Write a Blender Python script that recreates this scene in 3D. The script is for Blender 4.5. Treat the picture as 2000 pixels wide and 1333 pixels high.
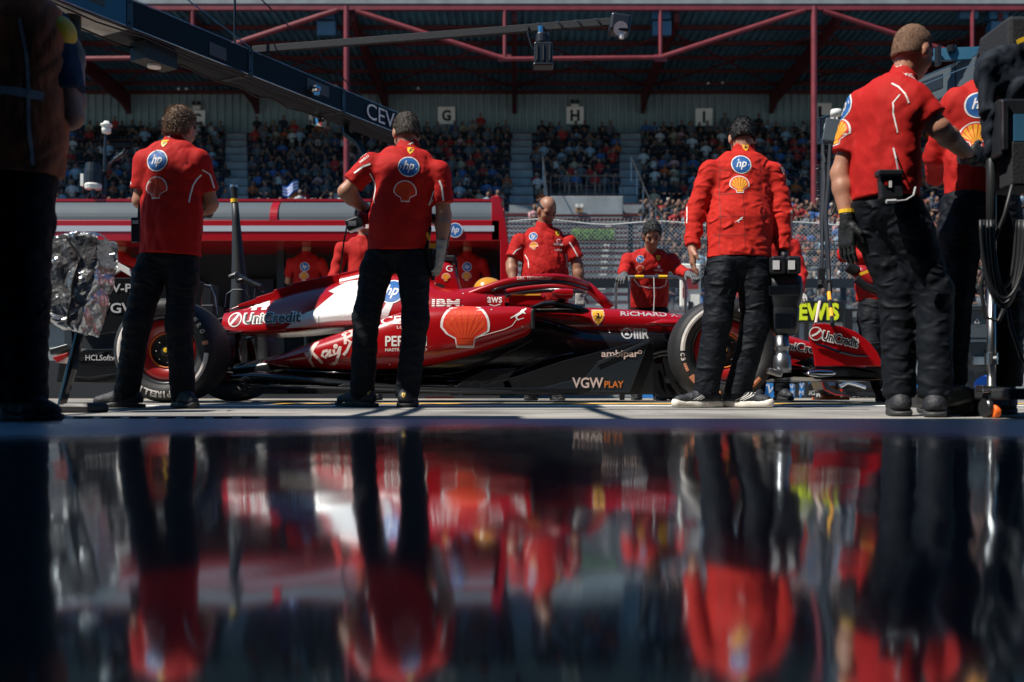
import bpy, bmesh, math, random
import numpy as np
from mathutils import Vector, Matrix
from mathutils.bvhtree import BVHTree
for o in list(bpy.data.objects): bpy.data.objects.remove(o)
SC = bpy.context.scene; COL = SC.collection
# ---------------------------------------------------------------- camera, world, sun, exposure
CZ = 0.11; FP = 1944.0; HY = 770.0          # camera height, focal length and horizon row (2000 px wide photo)
cd = bpy.data.cameras.new('camera'); cam = bpy.data.objects.new('camera', cd); COL.objects.link(cam)
cam.location = (0, 0, CZ); cam.rotation_euler = (math.radians(90), 0, 0)
cd.sensor_width = 36; cd.lens = 36*FP/2000; cd.shift_y = (HY-666.5)/2000; cd.clip_start = .02; cd.clip_end = 2000
cd.dof.use_dof = True; cd.dof.focus_distance = 6.6; cd.dof.aperture_fstop = 2.2
SC.camera = cam
SUN = Vector((-.62, -.30, 1)).normalized()      # towards the sun: high on the left
wd = bpy.data.worlds.new('World'); SC.world = wd; wd.use_nodes = True
nt = wd.node_tree; bg = nt.nodes['Background']; sky = nt.nodes.new('ShaderNodeTexSky'); sky.sky_type = 'NISHITA'
sky.sun_disc = False; sky.sun_elevation = math.asin(SUN.z); sky.sun_rotation = math.atan2(SUN.x, SUN.y)
tn = nt.nodes.new('ShaderNodeMix'); tn.data_type = 'RGBA'; tn.blend_type = 'MULTIPLY'; tn.inputs[0].default_value = 1; tn.inputs[7].default_value = (.28, .88, 1.28, 1)   # cool air light
nt.links.new(sky.outputs[0], tn.inputs[6]); nt.links.new(tn.outputs[2], bg.inputs[0]); bg.inputs[1].default_value = .05
sl = bpy.data.lights.new('sun', 'SUN'); so = bpy.data.objects.new('sun', sl); COL.objects.link(so)
sl.energy = 5; sl.angle = math.radians(.5); sl.color = (1, .93, .84)
so.rotation_euler = SUN.to_track_quat('Z', 'Y').to_euler()
SC.view_settings.view_transform = 'Standard'; SC.view_settings.look = 'None'; SC.view_settings.gamma = 1
SC.view_settings.exposure = .4
random.seed(7); rng = np.random.default_rng(7)
def R(a): return math.radians(a)
def W(px, py, d): return Vector(((px-1000)*d/FP, d, CZ+(HY-py)*d/FP))   # measured photo position at a known distance
# ---------------------------------------------------------------- materials
MT = {}
def mat(name, col, rough=.6, metal=0, coat=0, spec=.5, bump=0, bscale=40, var=0, vscale=6, alpha=1, emis=None, stretch=None, bdet=4, sheen=0):
    m = bpy.data.materials.new(name); m.use_nodes = True; n = m.node_tree; b = n.nodes['Principled BSDF']
    c = (*col, 1); b.inputs['Base Color'].default_value = c; b.inputs['Roughness'].default_value = rough
    b.inputs['Metallic'].default_value = metal; b.inputs['Coat Weight'].default_value = coat; b.inputs['Coat Roughness'].default_value = .06
    b.inputs['Specular IOR Level'].default_value = spec; b.inputs['Alpha'].default_value = alpha
    if sheen: b.inputs['Sheen Weight'].default_value = sheen
    if emis: b.inputs['Emission Color'].default_value = (*emis[0], 1); b.inputs['Emission Strength'].default_value = emis[1]
    if bump or var:
        tc = n.nodes.new('ShaderNodeTexCoord'); src = tc.outputs['Object']
        if stretch:
            mp = n.nodes.new('ShaderNodeMapping'); mp.inputs['Scale'].default_value = stretch; n.links.new(src, mp.inputs[0]); src = mp.outputs[0]
    if bump:
        t = n.nodes.new('ShaderNodeTexNoise'); t.inputs['Scale'].default_value = bscale; t.inputs['Detail'].default_value = bdet
        n.links.new(src, t.inputs['Vector']); bp = n.nodes.new('ShaderNodeBump'); bp.inputs['Strength'].default_value = bump
        bp.inputs['Distance'].default_value = .02; n.links.new(t.outputs[0], bp.inputs['Height']); n.links.new(bp.outputs[0], b.inputs['Normal'])
    if var:
        t = n.nodes.new('ShaderNodeTexNoise'); t.inputs['Scale'].default_value = vscale; t.inputs['Detail'].default_value = 6
        n.links.new(src, t.inputs['Vector']); mx = n.nodes.new('ShaderNodeMix'); mx.data_type = 'RGBA'
        mx.inputs[6].default_value = tuple(max(0, v*(1-var)) for v in col)+(1,); mx.inputs[7].default_value = tuple(min(1, v*(1+var)) for v in col)+(1,)
        cr = n.nodes.new('ShaderNodeMapRange'); cr.inputs[1].default_value = .3; cr.inputs[2].default_value = .7
        n.links.new(t.outputs[0], cr.inputs[0]); n.links.new(cr.outputs[0], mx.inputs[0]); n.links.new(mx.outputs[2], b.inputs['Base Color'])
        mr = n.nodes.new('ShaderNodeMapRange'); mr.inputs[3].default_value = max(.02, rough-.08); mr.inputs[4].default_value = min(1, rough+.1)
        n.links.new(t.outputs[0], mr.inputs[0]); n.links.new(mr.outputs[0], b.inputs['Roughness'])
    MT[name] = m; return m
mat('asphalt', (.29,.28,.26), .85, bump=.5, bscale=260, var=.45, vscale=1.6)
mat('track', (.10,.10,.105), .9, bump=.3, bscale=90, var=.2, vscale=1)
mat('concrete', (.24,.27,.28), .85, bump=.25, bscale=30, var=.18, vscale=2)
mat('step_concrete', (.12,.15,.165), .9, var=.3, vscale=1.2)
mat('paint_white', (.75,.75,.74), .5, var=.12, vscale=8)
mat('road_white', (.72,.72,.7), .6, var=.25, vscale=9)
mat('road_yellow', (.75,.42,.03), .6, var=.25, vscale=9)
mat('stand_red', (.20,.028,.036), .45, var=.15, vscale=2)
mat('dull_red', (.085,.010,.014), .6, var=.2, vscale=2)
mat('roof_metal', (.08,.22,.29), .5, metal=.0, var=.25, vscale=.6)
mat('wall_metal', (.20,.28,.30), .55, var=.12, vscale=.7)
mat('sign_white', (.72,.72,.66), .6, var=.08)
mat('board_white', (.88,.88,.82), .6)
mat('gun_steel', (.22,.23,.25), .32, metal=.9)
mat('black', (.008,.009,.011), .5)
mat('black_gloss', (.006,.008,.012), .12, coat=.6)
mat('black_matte', (.012,.014,.018), .8, bump=.2, bscale=80)
mat('speaker_blue', (.03,.12,.22), .5, var=.15, vscale=3)
mat('steel', (.45,.46,.47), .3, metal=1, var=.15, vscale=12)
mat('chrome', (.6,.6,.62), .12, metal=1)
mat('dark_steel', (.06,.065,.07), .35, metal=.7)
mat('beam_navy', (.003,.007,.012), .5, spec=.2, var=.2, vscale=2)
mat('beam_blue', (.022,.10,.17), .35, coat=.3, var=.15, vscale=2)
mat('beam_pale', (.42,.42,.38), .4, var=.4, vscale=5)
mat('carbon', (.010,.011,.013), .2, coat=.4, bump=.08, bscale=300)
mat('car_red', (.35,.003,.006), .26, coat=.32, bump=.03, bscale=6)
mat('car_white', (.72,.71,.70), .3, coat=.5)
mat('car_dark', (.018,.024,.030), .25, coat=.5)
mat('rubber', (.011,.012,.014), .62, bump=.15, bscale=160, var=.35, vscale=9)
mat('rubber_side', (.016,.017,.019), .5, bump=.08, bscale=60)
mat('rim_red', (.30,.008,.010), .35, coat=.5)
mat('tyre_mark', (.62,.58,.55), .7, var=.2, vscale=20)
mat('tyre_orange', (.55,.22,.13), .7, var=.2, vscale=30)
mat('orange_line', (.65,.17,.02), .5)
mat('yellow', (.85,.52,.02), .45)
mat('helmet_yellow', (.62,.28,.02), .2, coat=.8)
mat('blue', (.02,.13,.55), .45)
mat('stripe_white', (.40,.44,.49), .6)
mat('hp_blue', (.012,.11,.36), .55)
mat('banner_blue', (.02,.22,.62), .5)
mat('logo_white', (.78,.76,.73), .6)
mat('logo_grey', (.42,.42,.43), .6)
mat('logo_pink', (.65,.50,.45), .6)
mat('shell_yellow', (.88,.40,.03), .5)
mat('shell_red', (.72,.03,.01), .5)
mat('shell_orange_shade', (.72,.06,.010), .5)  # emblem yellow turned orange, its look in shade put into the colour
mat('logo_black', (.008,.008,.01), .5)
mat('neon', (.78,.88,.02), .5)
mat('panel_grey', (.055,.075,.09), .7, var=.1, vscale=3)
mat('shirt_red', (.56,.012,.010), .72, bump=.22, bscale=14, sheen=.15, stretch=(1,1,.6))
mat('suit_red', (.60,.020,.010), .85, bump=.35, bscale=22, sheen=.2)
mat('long_red', (.50,.016,.012), .8, bump=.3, bscale=14)
mat('trouser', (.014,.019,.027), .55, bump=.55, bscale=20, stretch=(1,1,1.4), sheen=.1)
mat('navy', (.008,.018,.045), .75, bump=.3, bscale=16)
mat('vest_orange', (.20,.045,.012), .7, bump=.3, bscale=16, var=.4, vscale=5)
mat('skin', (.40,.19,.12), .5, var=.12, vscale=14, bump=.06, bscale=90)
mat('skin_tan', (.31,.145,.085), .5, var=.15, vscale=14, bump=.06, bscale=90)
mat('hair_light', (.26,.17,.11), .65, bump=.9, bscale=110, var=.5, vscale=60, stretch=(1,1,.3))
mat('hair_grey', (.085,.07,.06), .7, bump=.7, bscale=160, var=.4, vscale=70, stretch=(1,1,.4))
mat('hair_dark', (.012,.011,.012), .45, bump=.9, bscale=90, stretch=(1,1,.4))
mat('hair_buzz', (.19,.105,.062), .8, bump=.5, bscale=240, var=.3, vscale=120)
mat('stubble', (.12,.07,.05), .7, var=.3, vscale=60)
mat('glove_mid', (.10,.105,.11), .7, bump=.3, bscale=60)
mat('glove_black', (.014,.016,.018), .5, bump=.3, bscale=60)
mat('glove_grey', (.34,.33,.31), .8, bump=.4, bscale=60, var=.2, vscale=20)
mat('shoe_dark', (.016,.018,.024), .6, bump=.35, bscale=70)
mat('sole_white', (.72,.68,.60), .6, var=.1)
mat('sole_dark', (.03,.032,.035), .6)
mat('foil', (.62,.64,.67), .24, metal=.9, bump=.25, bscale=40)
mat('cone', (.9,.16,.02), .5)
mat('plastic', (.015,.018,.022), .35)
mat('label_white', (.7,.7,.7), .6)
mat('fence_wire', (.50,.52,.52), .4, metal=.5)
mat('green_leaf', (.10,.22,.03), .7, var=.5, vscale=5)
mat('garage_wall', (.10,.11,.12), .8, var=.1)
mat('visor', (.02,.02,.025), .05, coat=1)
mat('tan', (.35,.20,.10), .8)
mat('cloth_navy', (.008,.016,.030), .7, bump=.5, bscale=12)
def cloth(name, col, strength=.5, scale=5, rough=.8, fine=.15, stretch=(1,1,.6), var=.12):
    m = mat(name, col, rough); n = m.node_tree; b = n.nodes['Principled BSDF']; b.inputs['Specular IOR Level'].default_value = .3
    tc = n.nodes.new('ShaderNodeTexCoord'); mp = n.nodes.new('ShaderNodeMapping'); mp.inputs['Scale'].default_value = stretch; n.links.new(tc.outputs['Object'], mp.inputs[0])
    t = n.nodes.new('ShaderNodeTexNoise'); t.noise_type = 'RIDGED_MULTIFRACTAL'; t.normalize = True; t.inputs['Scale'].default_value = scale; t.inputs['Detail'].default_value = 2.5; t.inputs['Roughness'].default_value = .42; t.inputs['Distortion'].default_value = .8
    n.links.new(mp.outputs[0], t.inputs['Vector']); t2 = n.nodes.new('ShaderNodeTexNoise'); t2.inputs['Scale'].default_value = 160; n.links.new(tc.outputs['Object'], t2.inputs['Vector'])
    b1 = n.nodes.new('ShaderNodeBump'); b1.inputs['Strength'].default_value = strength; b1.inputs['Distance'].default_value = .035; n.links.new(t.outputs[0], b1.inputs['Height'])
    b2 = n.nodes.new('ShaderNodeBump'); b2.inputs['Strength'].default_value = fine; b2.inputs['Distance'].default_value = .003; n.links.new(t2.outputs[0], b2.inputs['Height']); n.links.new(b1.outputs[0], b2.inputs['Normal']); n.links.new(b2.outputs[0], b.inputs['Normal'])
    return m
cloth('shirt_red', (.42,.006,.004), .8, 7); cloth('suit_red', (.47,.013,.006), .9, 9, .85, stretch=(1,1,1.3)); cloth('long_red', (.42,.009,.006), .8, 8)
cloth('trouser', (.0038,.006,.010), .7, 9, .7, stretch=(1,1,1.8)); MT['trouser'].node_tree.nodes['Principled BSDF'].inputs['Specular IOR Level'].default_value = .2; cloth('navy', (.018,.04,.085), .6, 7); mat('vest_orange', (.36,.09,.03), .7, bump=.6, bscale=9, var=.85, vscale=4, stretch=(3,1,.8)); cloth('cloth_navy', (.006,.012,.022), .7, 6)
# polished garage floor
m = mat('floor_polish', (.008,.034,.06), .12); n = m.node_tree; b = n.nodes['Principled BSDF']; b.inputs['IOR'].default_value = 4.5; b.inputs['Base Color'].default_value = (.33,.50,.60,1); b.inputs['Metallic'].default_value = .85
tc = n.nodes.new('ShaderNodeTexCoord'); sp = n.nodes.new('ShaderNodeSeparateXYZ'); n.links.new(tc.outputs['Object'], sp.inputs[0])
t = n.nodes.new('ShaderNodeTexNoise'); t.inputs['Scale'].default_value = .9; t.inputs['Detail'].default_value = 3; n.links.new(tc.outputs['Object'], t.inputs['Vector'])
ad = n.nodes.new('ShaderNodeMath'); ad.operation = 'MULTIPLY_ADD'; ad.inputs[1].default_value = .8; n.links.new(t.outputs[0], ad.inputs[0]); n.links.new(sp.outputs[1], ad.inputs[2])
ab = n.nodes.new('ShaderNodeMath'); ab.operation = 'ABSOLUTE'; n.links.new(sp.outputs[0], ab.inputs[0])
ae = n.nodes.new('ShaderNodeMath'); ae.operation = 'MULTIPLY_ADD'; ae.inputs[1].default_value = .75; n.links.new(ab.outputs[0], ae.inputs[0]); n.links.new(ad.outputs[0], ae.inputs[2]); ad = ae
mr = n.nodes.new('ShaderNodeMapRange'); mr.inputs[1].default_value = 3.3; mr.inputs[2].default_value = 4.4; mr.inputs[3].default_value = .042; mr.inputs[4].default_value = .38
n.links.new(ad.outputs[0], mr.inputs[0])
t2 = n.nodes.new('ShaderNodeTexNoise'); t2.inputs['Scale'].default_value = 30; t2.inputs['Detail'].default_value = 2; n.links.new(tc.outputs['Object'], t2.inputs['Vector'])
a2 = n.nodes.new('ShaderNodeMath'); a2.operation = 'MULTIPLY_ADD'; a2.inputs[1].default_value = .045; n.links.new(t2.outputs[0], a2.inputs[0]); n.links.new(mr.outputs[0], a2.inputs[2])
n.links.new(a2.outputs[0], b.inputs['Roughness'])
t3 = n.nodes.new('ShaderNodeTexNoise'); t3.inputs['Scale'].default_value = 7; t3.inputs['Detail'].default_value = 1
mp = n.nodes.new('ShaderNodeMapping'); mp.inputs['Scale'].default_value = (1.6,.5,1); n.links.new(tc.outputs['Object'], mp.inputs[0]); n.links.new(mp.outputs[0], t3.inputs['Vector'])
bp = n.nodes.new('ShaderNodeBump'); bp.inputs['Strength'].default_value = .075; bp.inputs['Distance'].default_value = .02; n.links.new(t3.outputs[0], bp.inputs['Height']); n.links.new(bp.outputs[0], b.inputs['Normal'])
# crowd material: colours come from a mesh colour attribute
m = mat('crowd', (.5,.5,.5), .85); n = m.node_tree; va = n.nodes.new('ShaderNodeVertexColor'); va.layer_name = 'Col'
n.links.new(va.outputs[0], n.nodes['Principled BSDF'].inputs['Base Color'])
# clear polycarbonate
m = mat('clear', (.7,.75,.78), .1, alpha=.10)
# ---------------------------------------------------------------- mesh helpers
def tag(o, label=None, cat=None, group=None, kind=None):
    if label: o['label'] = label
    if cat: o['category'] = cat
    if group: o['group'] = group
    if kind: o['kind'] = kind
    return o
def empty(name, loc, label=None, cat=None, group=None):
    o = bpy.data.objects.new(name, None); COL.objects.link(o); o.location = loc; o.empty_display_size = .2
    return tag(o, label, cat, group)
def link(name, me, parent=None, smooth=False):
    o = bpy.data.objects.new(name, me); COL.objects.link(o)
    if parent:
        o.parent = parent
        M = Matrix.Identity(4); p = parent
        while p: M = p.matrix_basis @ M; p = p.parent
        # vertices are given in world space: bring them to the parent's frame, keep the child's own origin there
        me.transform(M.inverted())
    if smooth:
        for f in me.polygons: f.use_smooth = True
    return o
class MB:
    def __init__(s): s.v = []; s.f = []; s.m = []; s.cur = 0; s.mats = []
    def use(s, name):
        if name not in s.mats: s.mats.append(name)
        s.cur = s.mats.index(name); return s
    def add(s, vs, fs):
        o = len(s.v); s.v += [tuple(v) for v in vs]; s.f += [tuple(i+o for i in f) for f in fs]; s.m += [s.cur]*len(fs)
    def box(s, c, d, M=None):
        x, y, z = (q/2 for q in d); vs = [Vector((a*x, b*y, e*z)) for a in (-1,1) for b in (-1,1) for e in (-1,1)]
        if M: vs = [M @ v for v in vs]
        s.add([v+Vector(c) for v in vs], [(0,1,3,2),(4,6,7,5),(0,4,5,1),(2,3,7,6),(0,2,6,4),(1,5,7,3)])
    def bar(s, a, b, w, h=None):        # square bar between two points
        a, b = Vector(a), Vector(b); h = h or w; t = (b-a); L = t.length; q = t.to_track_quat('Y', 'Z').to_matrix()
        s.box((a+b)/2, (w, L, h), q)
    def tube(s, pts, r, n=8, caps=True):
        pts = [Vector(p) for p in pts]; rs = r if isinstance(r, (list, tuple)) else [r]*len(pts); vs = []; fs = []
        up = None
        for i, p in enumerate(pts):
            t = (pts[min(i+1, len(pts)-1)]-pts[max(i-1, 0)]).normalized()
            if up is None: up = t.orthogonal().normalized()
            up = (up-t*up.dot(t)); up = up.normalized() if up.length > 1e-5 else t.orthogonal().normalized(); sd = t.cross(up)
            for k in range(n):
                a = 2*math.pi*k/n; vs.append(p+(up*math.cos(a)+sd*math.sin(a))*rs[i])
        for i in range(len(pts)-1):
            for k in range(n):
                k2 = (k+1) % n; fs.append((i*n+k, (i+1)*n+k, (i+1)*n+k2, i*n+k2))
        if caps: fs.append(tuple(range(n))); fs.append(tuple(range(len(vs)-1, len(vs)-n-1, -1)))
        s.add(vs, fs)
    def loft(s, rings, caps=True, closed=True):
        n = len(rings[0]); vs = [v for r in rings for v in r]; fs = []
        for i in range(len(rings)-1):
            for k in range(n if closed else n-1):
                k2 = (k+1) % n; fs.append((i*n+k, i*n+k2, (i+1)*n+k2, (i+1)*n+k))
        if caps: fs.append(tuple(range(n-1, -1, -1))); fs.append(tuple(range(len(vs)-n, len(vs))))
        s.add(vs, fs)
    def lathe(s, prof, c, axis, n=48):   # prof: (radius, along axis)
        ax = Vector(axis).normalized(); u = ax.orthogonal().normalized(); w = ax.cross(u); c = Vector(c)
        s.loft([[c+ax*a+(u*math.cos(2*math.pi*k/n)+w*math.sin(2*math.pi*k/n))*max(r, 1e-4) for k in range(n)] for r, a in prof], caps=False)
    def prism(s, pts, ext):              # closed outline (3D) pushed by a vector
        ext = Vector(ext); a = [Vector(p) for p in pts]; n = len(a)
        s.add(a+[p+ext for p in a], [tuple(range(n)), tuple(range(2*n-1, n-1, -1))]+[(i, n+i, n+(i+1) % n, (i+1) % n) for i in range(n)])
    def sheet(s, pts): s.add(pts, [tuple(range(len(pts)))])
    def build(s, name, parent=None, smooth=False, bevel=0, subsurf=0):
        me = bpy.data.meshes.new(name); me.from_pydata(s.v, [], s.f)
        for k in s.mats: me.materials.append(MT[k])
        me.polygons.foreach_set('material_index', s.m); 
        bm = bmesh.new(); bm.from_mesh(me); bmesh.ops.recalc_face_normals(bm, faces=bm.faces)
        if any(len(f.verts) > 4 for f in bm.faces): bmesh.ops.triangulate(bm, faces=[f for f in bm.faces if len(f.verts) > 4])
        bm.to_mesh(me); bm.free(); me.update()
        o = link(name, me, parent, smooth)
        if bevel:
            md = o.modifiers.new('bevel', 'BEVEL'); md.width = bevel; md.segments = 2; md.limit_method = 'ANGLE'
        if subsurf:
            md = o.modifiers.new('sub', 'SUBSURF'); md.levels = md.render_levels = subsurf
        if smooth and not subsurf:
            try: me.shade_smooth_by_angle if 0 else None
            except Exception: pass
        return o
def smooth_angle(o, ang=40):
    me = o.data
    bm = bmesh.new(); bm.from_mesh(me); a = R(ang)
    for e in bm.edges:
        if len(e.link_faces) == 2 and e.calc_face_angle(0) > a: e.smooth = False
    for f in bm.faces: f.smooth = True
    bm.to_mesh(me); bm.free(); return o
def struct(o, name=None): o['kind'] = 'structure'; return o
# ---------------------------------------------------------------- 2D shapes for lettering and emblems, laid on real surfaces
_tc = {}
def _mesh2d(cu):
    ob = bpy.data.objects.new('tmp', cu); COL.objects.link(ob); bpy.context.view_layer.update()
    me = bpy.data.meshes.new_from_object(ob.evaluated_get(bpy.context.evaluated_depsgraph_get()))
    V = [(v.co.x, v.co.y) for v in me.vertices]; Fc = [tuple(p.vertices) for p in me.polygons]
    bpy.data.objects.remove(ob); bpy.data.meshes.remove(me); return V, Fc
def text2d(s, size=1, bold=0, shear=0, space=1, width=None):
    k = (s, bold, shear, space)
    if k not in _tc:
        cu = bpy.data.curves.new('t', 'FONT'); cu.body = s; cu.size = 1; cu.offset = bold; cu.shear = shear; cu.space_character = space
        cu.align_x = 'CENTER'; cu.align_y = 'CENTER'; cu.resolution_u = 3; cu.dimensions = '2D'; cu.fill_mode = 'FRONT'
        V, Fc = _mesh2d(cu)
        xs = [v[0] for v in V]; ys = [v[1] for v in V]; cx, cy = (min(xs)+max(xs))/2, (min(ys)+max(ys))/2
        _tc[k] = ([(x-cx, y-cy) for x, y in V], Fc, max(xs)-min(xs), max(ys)-min(ys))
    V, Fc, w, h = _tc[k]
    sx = width/w if width else size
    return [(x*sx, y*size if not width or size else y*sx) for x, y in V], Fc
def fit_text(s, w, h, **k):              # lettering scaled to a width and a height
    V, Fc = text2d(s, 1, **k); xs = [v[0] for v in V]; ys = [v[1] for v in V]
    a = w/(max(xs)-min(xs)); b = h/(max(ys)-min(ys)); return [(x*a, y*b) for x, y in V], Fc
def poly2d(loops):
    cu = bpy.data.curves.new('p', 'CURVE'); cu.dimensions = '2D'; cu.fill_mode = 'BOTH'
    for L in loops:
        sp = cu.splines.new('POLY'); sp.points.add(len(L)-1); sp.use_cyclic_u = True
        for p, (x, y) in zip(sp.points, L): p.co = (x, y, 0, 1)
    return _mesh2d(cu)
def line2d(pts, w):
    V = []; Fc = []
    for i, p in enumerate(pts):
        a = Vector(pts[max(i-1, 0)]); b = Vector(pts[min(i+1, len(pts)-1)]); t = (b-a).normalized(); q = Vector((-t.y, t.x))*w/2
        V += [(p[0]+q.x, p[1]+q.y), (p[0]-q.x, p[1]-q.y)]
        if i: Fc.append((2*i-2, 2*i-1, 2*i+1, 2*i))
    return V, Fc
def circ(r, n=28, cx=0, cy=0, a0=0, a1=360): return [(cx+r*math.cos(R(a0+(a1-a0)*k/n)), cy+r*math.sin(R(a0+(a1-a0)*k/n))) for k in range(n)]
def tr(S, x=0, y=0, s=1, rot=0, sy=None):
    V, Fc = S; c, q = math.cos(R(rot)), math.sin(R(rot)); sy = sy or s
    return [(x+(a*s*c-b*sy*q), y+(a*s*q+b*sy*c)) for a, b in V], Fc
def pecten():
    def out(k): return [(k*x, k*y) for x, y in [(.36,-.92),(.42,-.56),(.78,-.36)]+[(1.02*math.cos(R(a)), .98*math.sin(R(a))) for a in range(-14, 195, 11)]+[(-.78,-.36),(-.42,-.56),(-.36,-.92)]]
    L = [(poly2d([out(1)]), 'logo_white', 0), (poly2d([out(.9)]), 'shell_red', 1)]
    for k in range(7):
        a = R(90+(k-3)*27); a0, a1 = a-R(10.5), a+R(10.5); r = .80
        L.append(((lambda p: poly2d([p]))([(.10*(k-3)*-.75+.028,-.52), (r*math.cos(a0), r*math.sin(a0)*.98), ((r+.03)*math.cos(a), (r+.03)*math.sin(a)), (r*math.cos(a1), r*math.sin(a1)*.98), (.10*(k-3)*-.75-.028,-.52)]), 'shell_yellow', 2))
    L.append((poly2d([[(-.27,-.78),(.27,-.78),(.30,-.58),(-.30,-.58)]]), 'shell_yellow', 2)); return L
PEC = pecten(); PEC_SHADE = [(S_, 'shell_orange_shade' if m_ == 'shell_yellow' else 'shell_red' if m_ == 'shell_red' else m_, l_) for S_, m_, l_ in PEC]  # second emblem swaps the yellow for its shaded orange
def hp():
    return [(poly2d([circ(1, 36)]), 'logo_white', 0), (poly2d([circ(.9, 36)]), 'hp_blue', 1),
            (tr(fit_text('hp', 1.05, 1.15, bold=.015, shear=.35), 0, -.02), 'logo_white', 2)]
HORSE = [(-.1,-.8),(-.05,-.45),(-.25,-.2),(-.42,-.3),(-.45,-.6),(-.3,-.62),(-.33,-.42),(-.2,-.35),(-.3,-.05),(-.15,.2),(-.5,.35),(-.48,.2),(-.1,.12),(0,.35),(-.25,.55),(-.2,.66),(.02,.62),(.1,.8),(.22,.55),(.18,.2),(.32,-.05),(.5,.1),(.55,.45),(.66,.3),(.6,0),(.36,-.28),(.42,-.5),(.2,-.78),(.12,-.72),(.26,-.5),(.1,-.3)]
SHIELD = [(-.72,.9),(.72,.9),(.72,.2),(.55,-.35),(0,-1),(-.55,-.35),(-.72,.2)]
def shield(): return [(poly2d([SHIELD]), 'yellow', 0), (tr(poly2d([HORSE]), 0, .02, .72), 'logo_black', 1)]
PUMA = [(-1,-.55),(-.6,-.35),(-.25,-.1),(.1,.1),(.35,.45),(.6,.5),(.85,.68),(1,.52),(.8,.38),(.62,.15),(.85,-.02),(.8,-.12),(.5,.0),(.2,-.2),(-.1,-.35),(-.2,-.62),(.1,-.85),(0,-.92),(-.38,-.66),(-.4,-.4),(-.7,-.55),(-1,-.7)]
def puma(m='logo_white'): return [(poly2d([PUMA]), m, 0)]
def txt(s, w, h, m='logo_white', x=0, y=0, lay=0, **k): return (tr(fit_text(s, w, h, **k), x, y), m, lay)
def unicredit(w):
    h = w*.15
    return [(poly2d([circ(h*.95, 24, -w*.42, 0)]), 'logo_white', 0), (poly2d([circ(h*.8, 24, -w*.42, 0)]), 'rim_red', 1),
            (line2d([(-w*.42-h*.5, -h*.45), (-w*.42+h*.1, h*.0), (-w*.42+h*.5, h*.6)], h*.28), 'logo_white', 2),
            (tr(fit_text('UniCredit', w*.78, h*1.55, bold=.085), w*.1, 0), 'logo_white', 0), (tr(fit_text('UniCredit', w*.73, h*1.20, bold=.02), w*.1, 0), 'logo_black', 1)]
def place(L, x=0, y=0, s=1, rot=0, lay=0): return [(tr(S, x, y, s, rot), m, l+lay) for S, m, l in L]
def decal(name, L, o, right, up, parent, bvh=None, maxlen=.03, off=.0025, reach=1.0, lift=.0012):
    """lay 2D shapes on the surface behind the plane (origin o, axes right/up); shapes stay as thin real geometry on it"""
    right = Vector(right).normalized(); up = Vector(up); up = (up-right*up.dot(right)).normalized(); dr = -right.cross(up); o = Vector(o)
    mats = []; VV = []; FF = []; MI = []
    for (V, Fc), m, lay in L:
        if m not in mats: mats.append(m)
        bm = bmesh.new(); vs = [bm.verts.new((x, y, 0)) for x, y in V]
        for f in Fc:
            try: bm.faces.new([vs[i] for i in f])
            except Exception: pass
        if bvh:
            for _ in range(7):
                le = [e for e in bm.edges if e.calc_length() > maxlen]
                if not le: break
                bmesh.ops.subdivide_edges(bm, edges=le, cuts=1, use_grid_fill=False)
                bmesh.ops.triangulate(bm, faces=[f for f in bm.faces if len(f.verts) > 4])
        bm.verts.index_update(); ok = {}; base = len(VV)
        for v in bm.verts:
            p = o+right*v.co.x+up*v.co.y
            if bvh:
                hit, nn, _, dist = bvh.ray_cast(p-dr*.02, dr, reach)
                if hit is None: continue
                p = hit-dr*(off+lift*lay)
            else: p = p-dr*(off+lift*lay)
            ok[v.index] = len(VV); VV.append(tuple(p))
        for f in bm.faces:
            if all(v.index in ok for v in f.verts): FF.append([ok[v.index] for v in f.verts]); MI.append(mats.index(m))
        bm.free()
    if not FF: print('EMPTY DECAL', name, tuple(o)); return None
    me = bpy.data.meshes.new(name); me.from_pydata(VV, [], FF)
    for k in mats: me.materials.append(MT[k])
    me.polygons.foreach_set('material_index', MI); me.update()
    return link(name, me, parent, False)
def bvh_of(o):
    M = Matrix.Identity(4); p = o.parent
    while p: M = p.matrix_basis @ M; p = p.parent
    me = o.data; return BVHTree.FromPolygons([M @ v.co for v in me.vertices], [tuple(p.vertices) for p in me.polygons])
X1 = Vector((1,0,0)); Z1 = Vector((0,0,1)); Y1 = Vector((0,1,0))
# ================================================================ SETTING
PROF = [(-600,-.03),(4.38,-.03),(4.4,.0),(5.6,.012),(6.27,.028),(6.9,.05),(900,.05)]
def gz(y):
    for (a, za), (b, zb) in zip(PROF, PROF[1:]):
        if y <= b: return za+(zb-za)*(y-a)/(b-a)
    return .05
b = MB().use('asphalt')
for (a, za), (c, zc) in zip(PROF, PROF[1:]): b.sheet([(-600,a,za),(600,a,za),(600,c,zc),(-600,c,zc)])
struct(b.build('ground'))
b = MB().use('floor_polish'); b.box((0,-3.8,-.013), (16,16.36,.026)); struct(b.build('garage_floor'))
b = MB().use('track'); b.sheet([(-300,16,.054),(300,16,.054),(300,27,.054),(-300,27,.054)]); struct(b.build('race_track'))
def strip(name, y0, y1, m, x0=-14, x1=14, dz=.004):
    b = MB().use(m); ys = [y0]+[p for p, _ in PROF if y0 < p < y1]+[y1]
    for a, c in zip(ys, ys[1:]): b.sheet([(x0,a,gz(a)+dz),(x1,a,gz(a)+dz),(x1,c,gz(c)+dz),(x0,c,gz(c)+dz)])
    return struct(b.build(name))
strip('pit_lane_yellow_line', 9.8, 10.0, 'road_yellow'); strip('apron_yellow_line', 6.62, 6.74, 'road_yellow', -1.6)
strip('apron_white_line', 6.28, 6.42, 'road_white'); strip('pit_lane_white_line', 8.6, 8.75, 'road_white')
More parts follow.
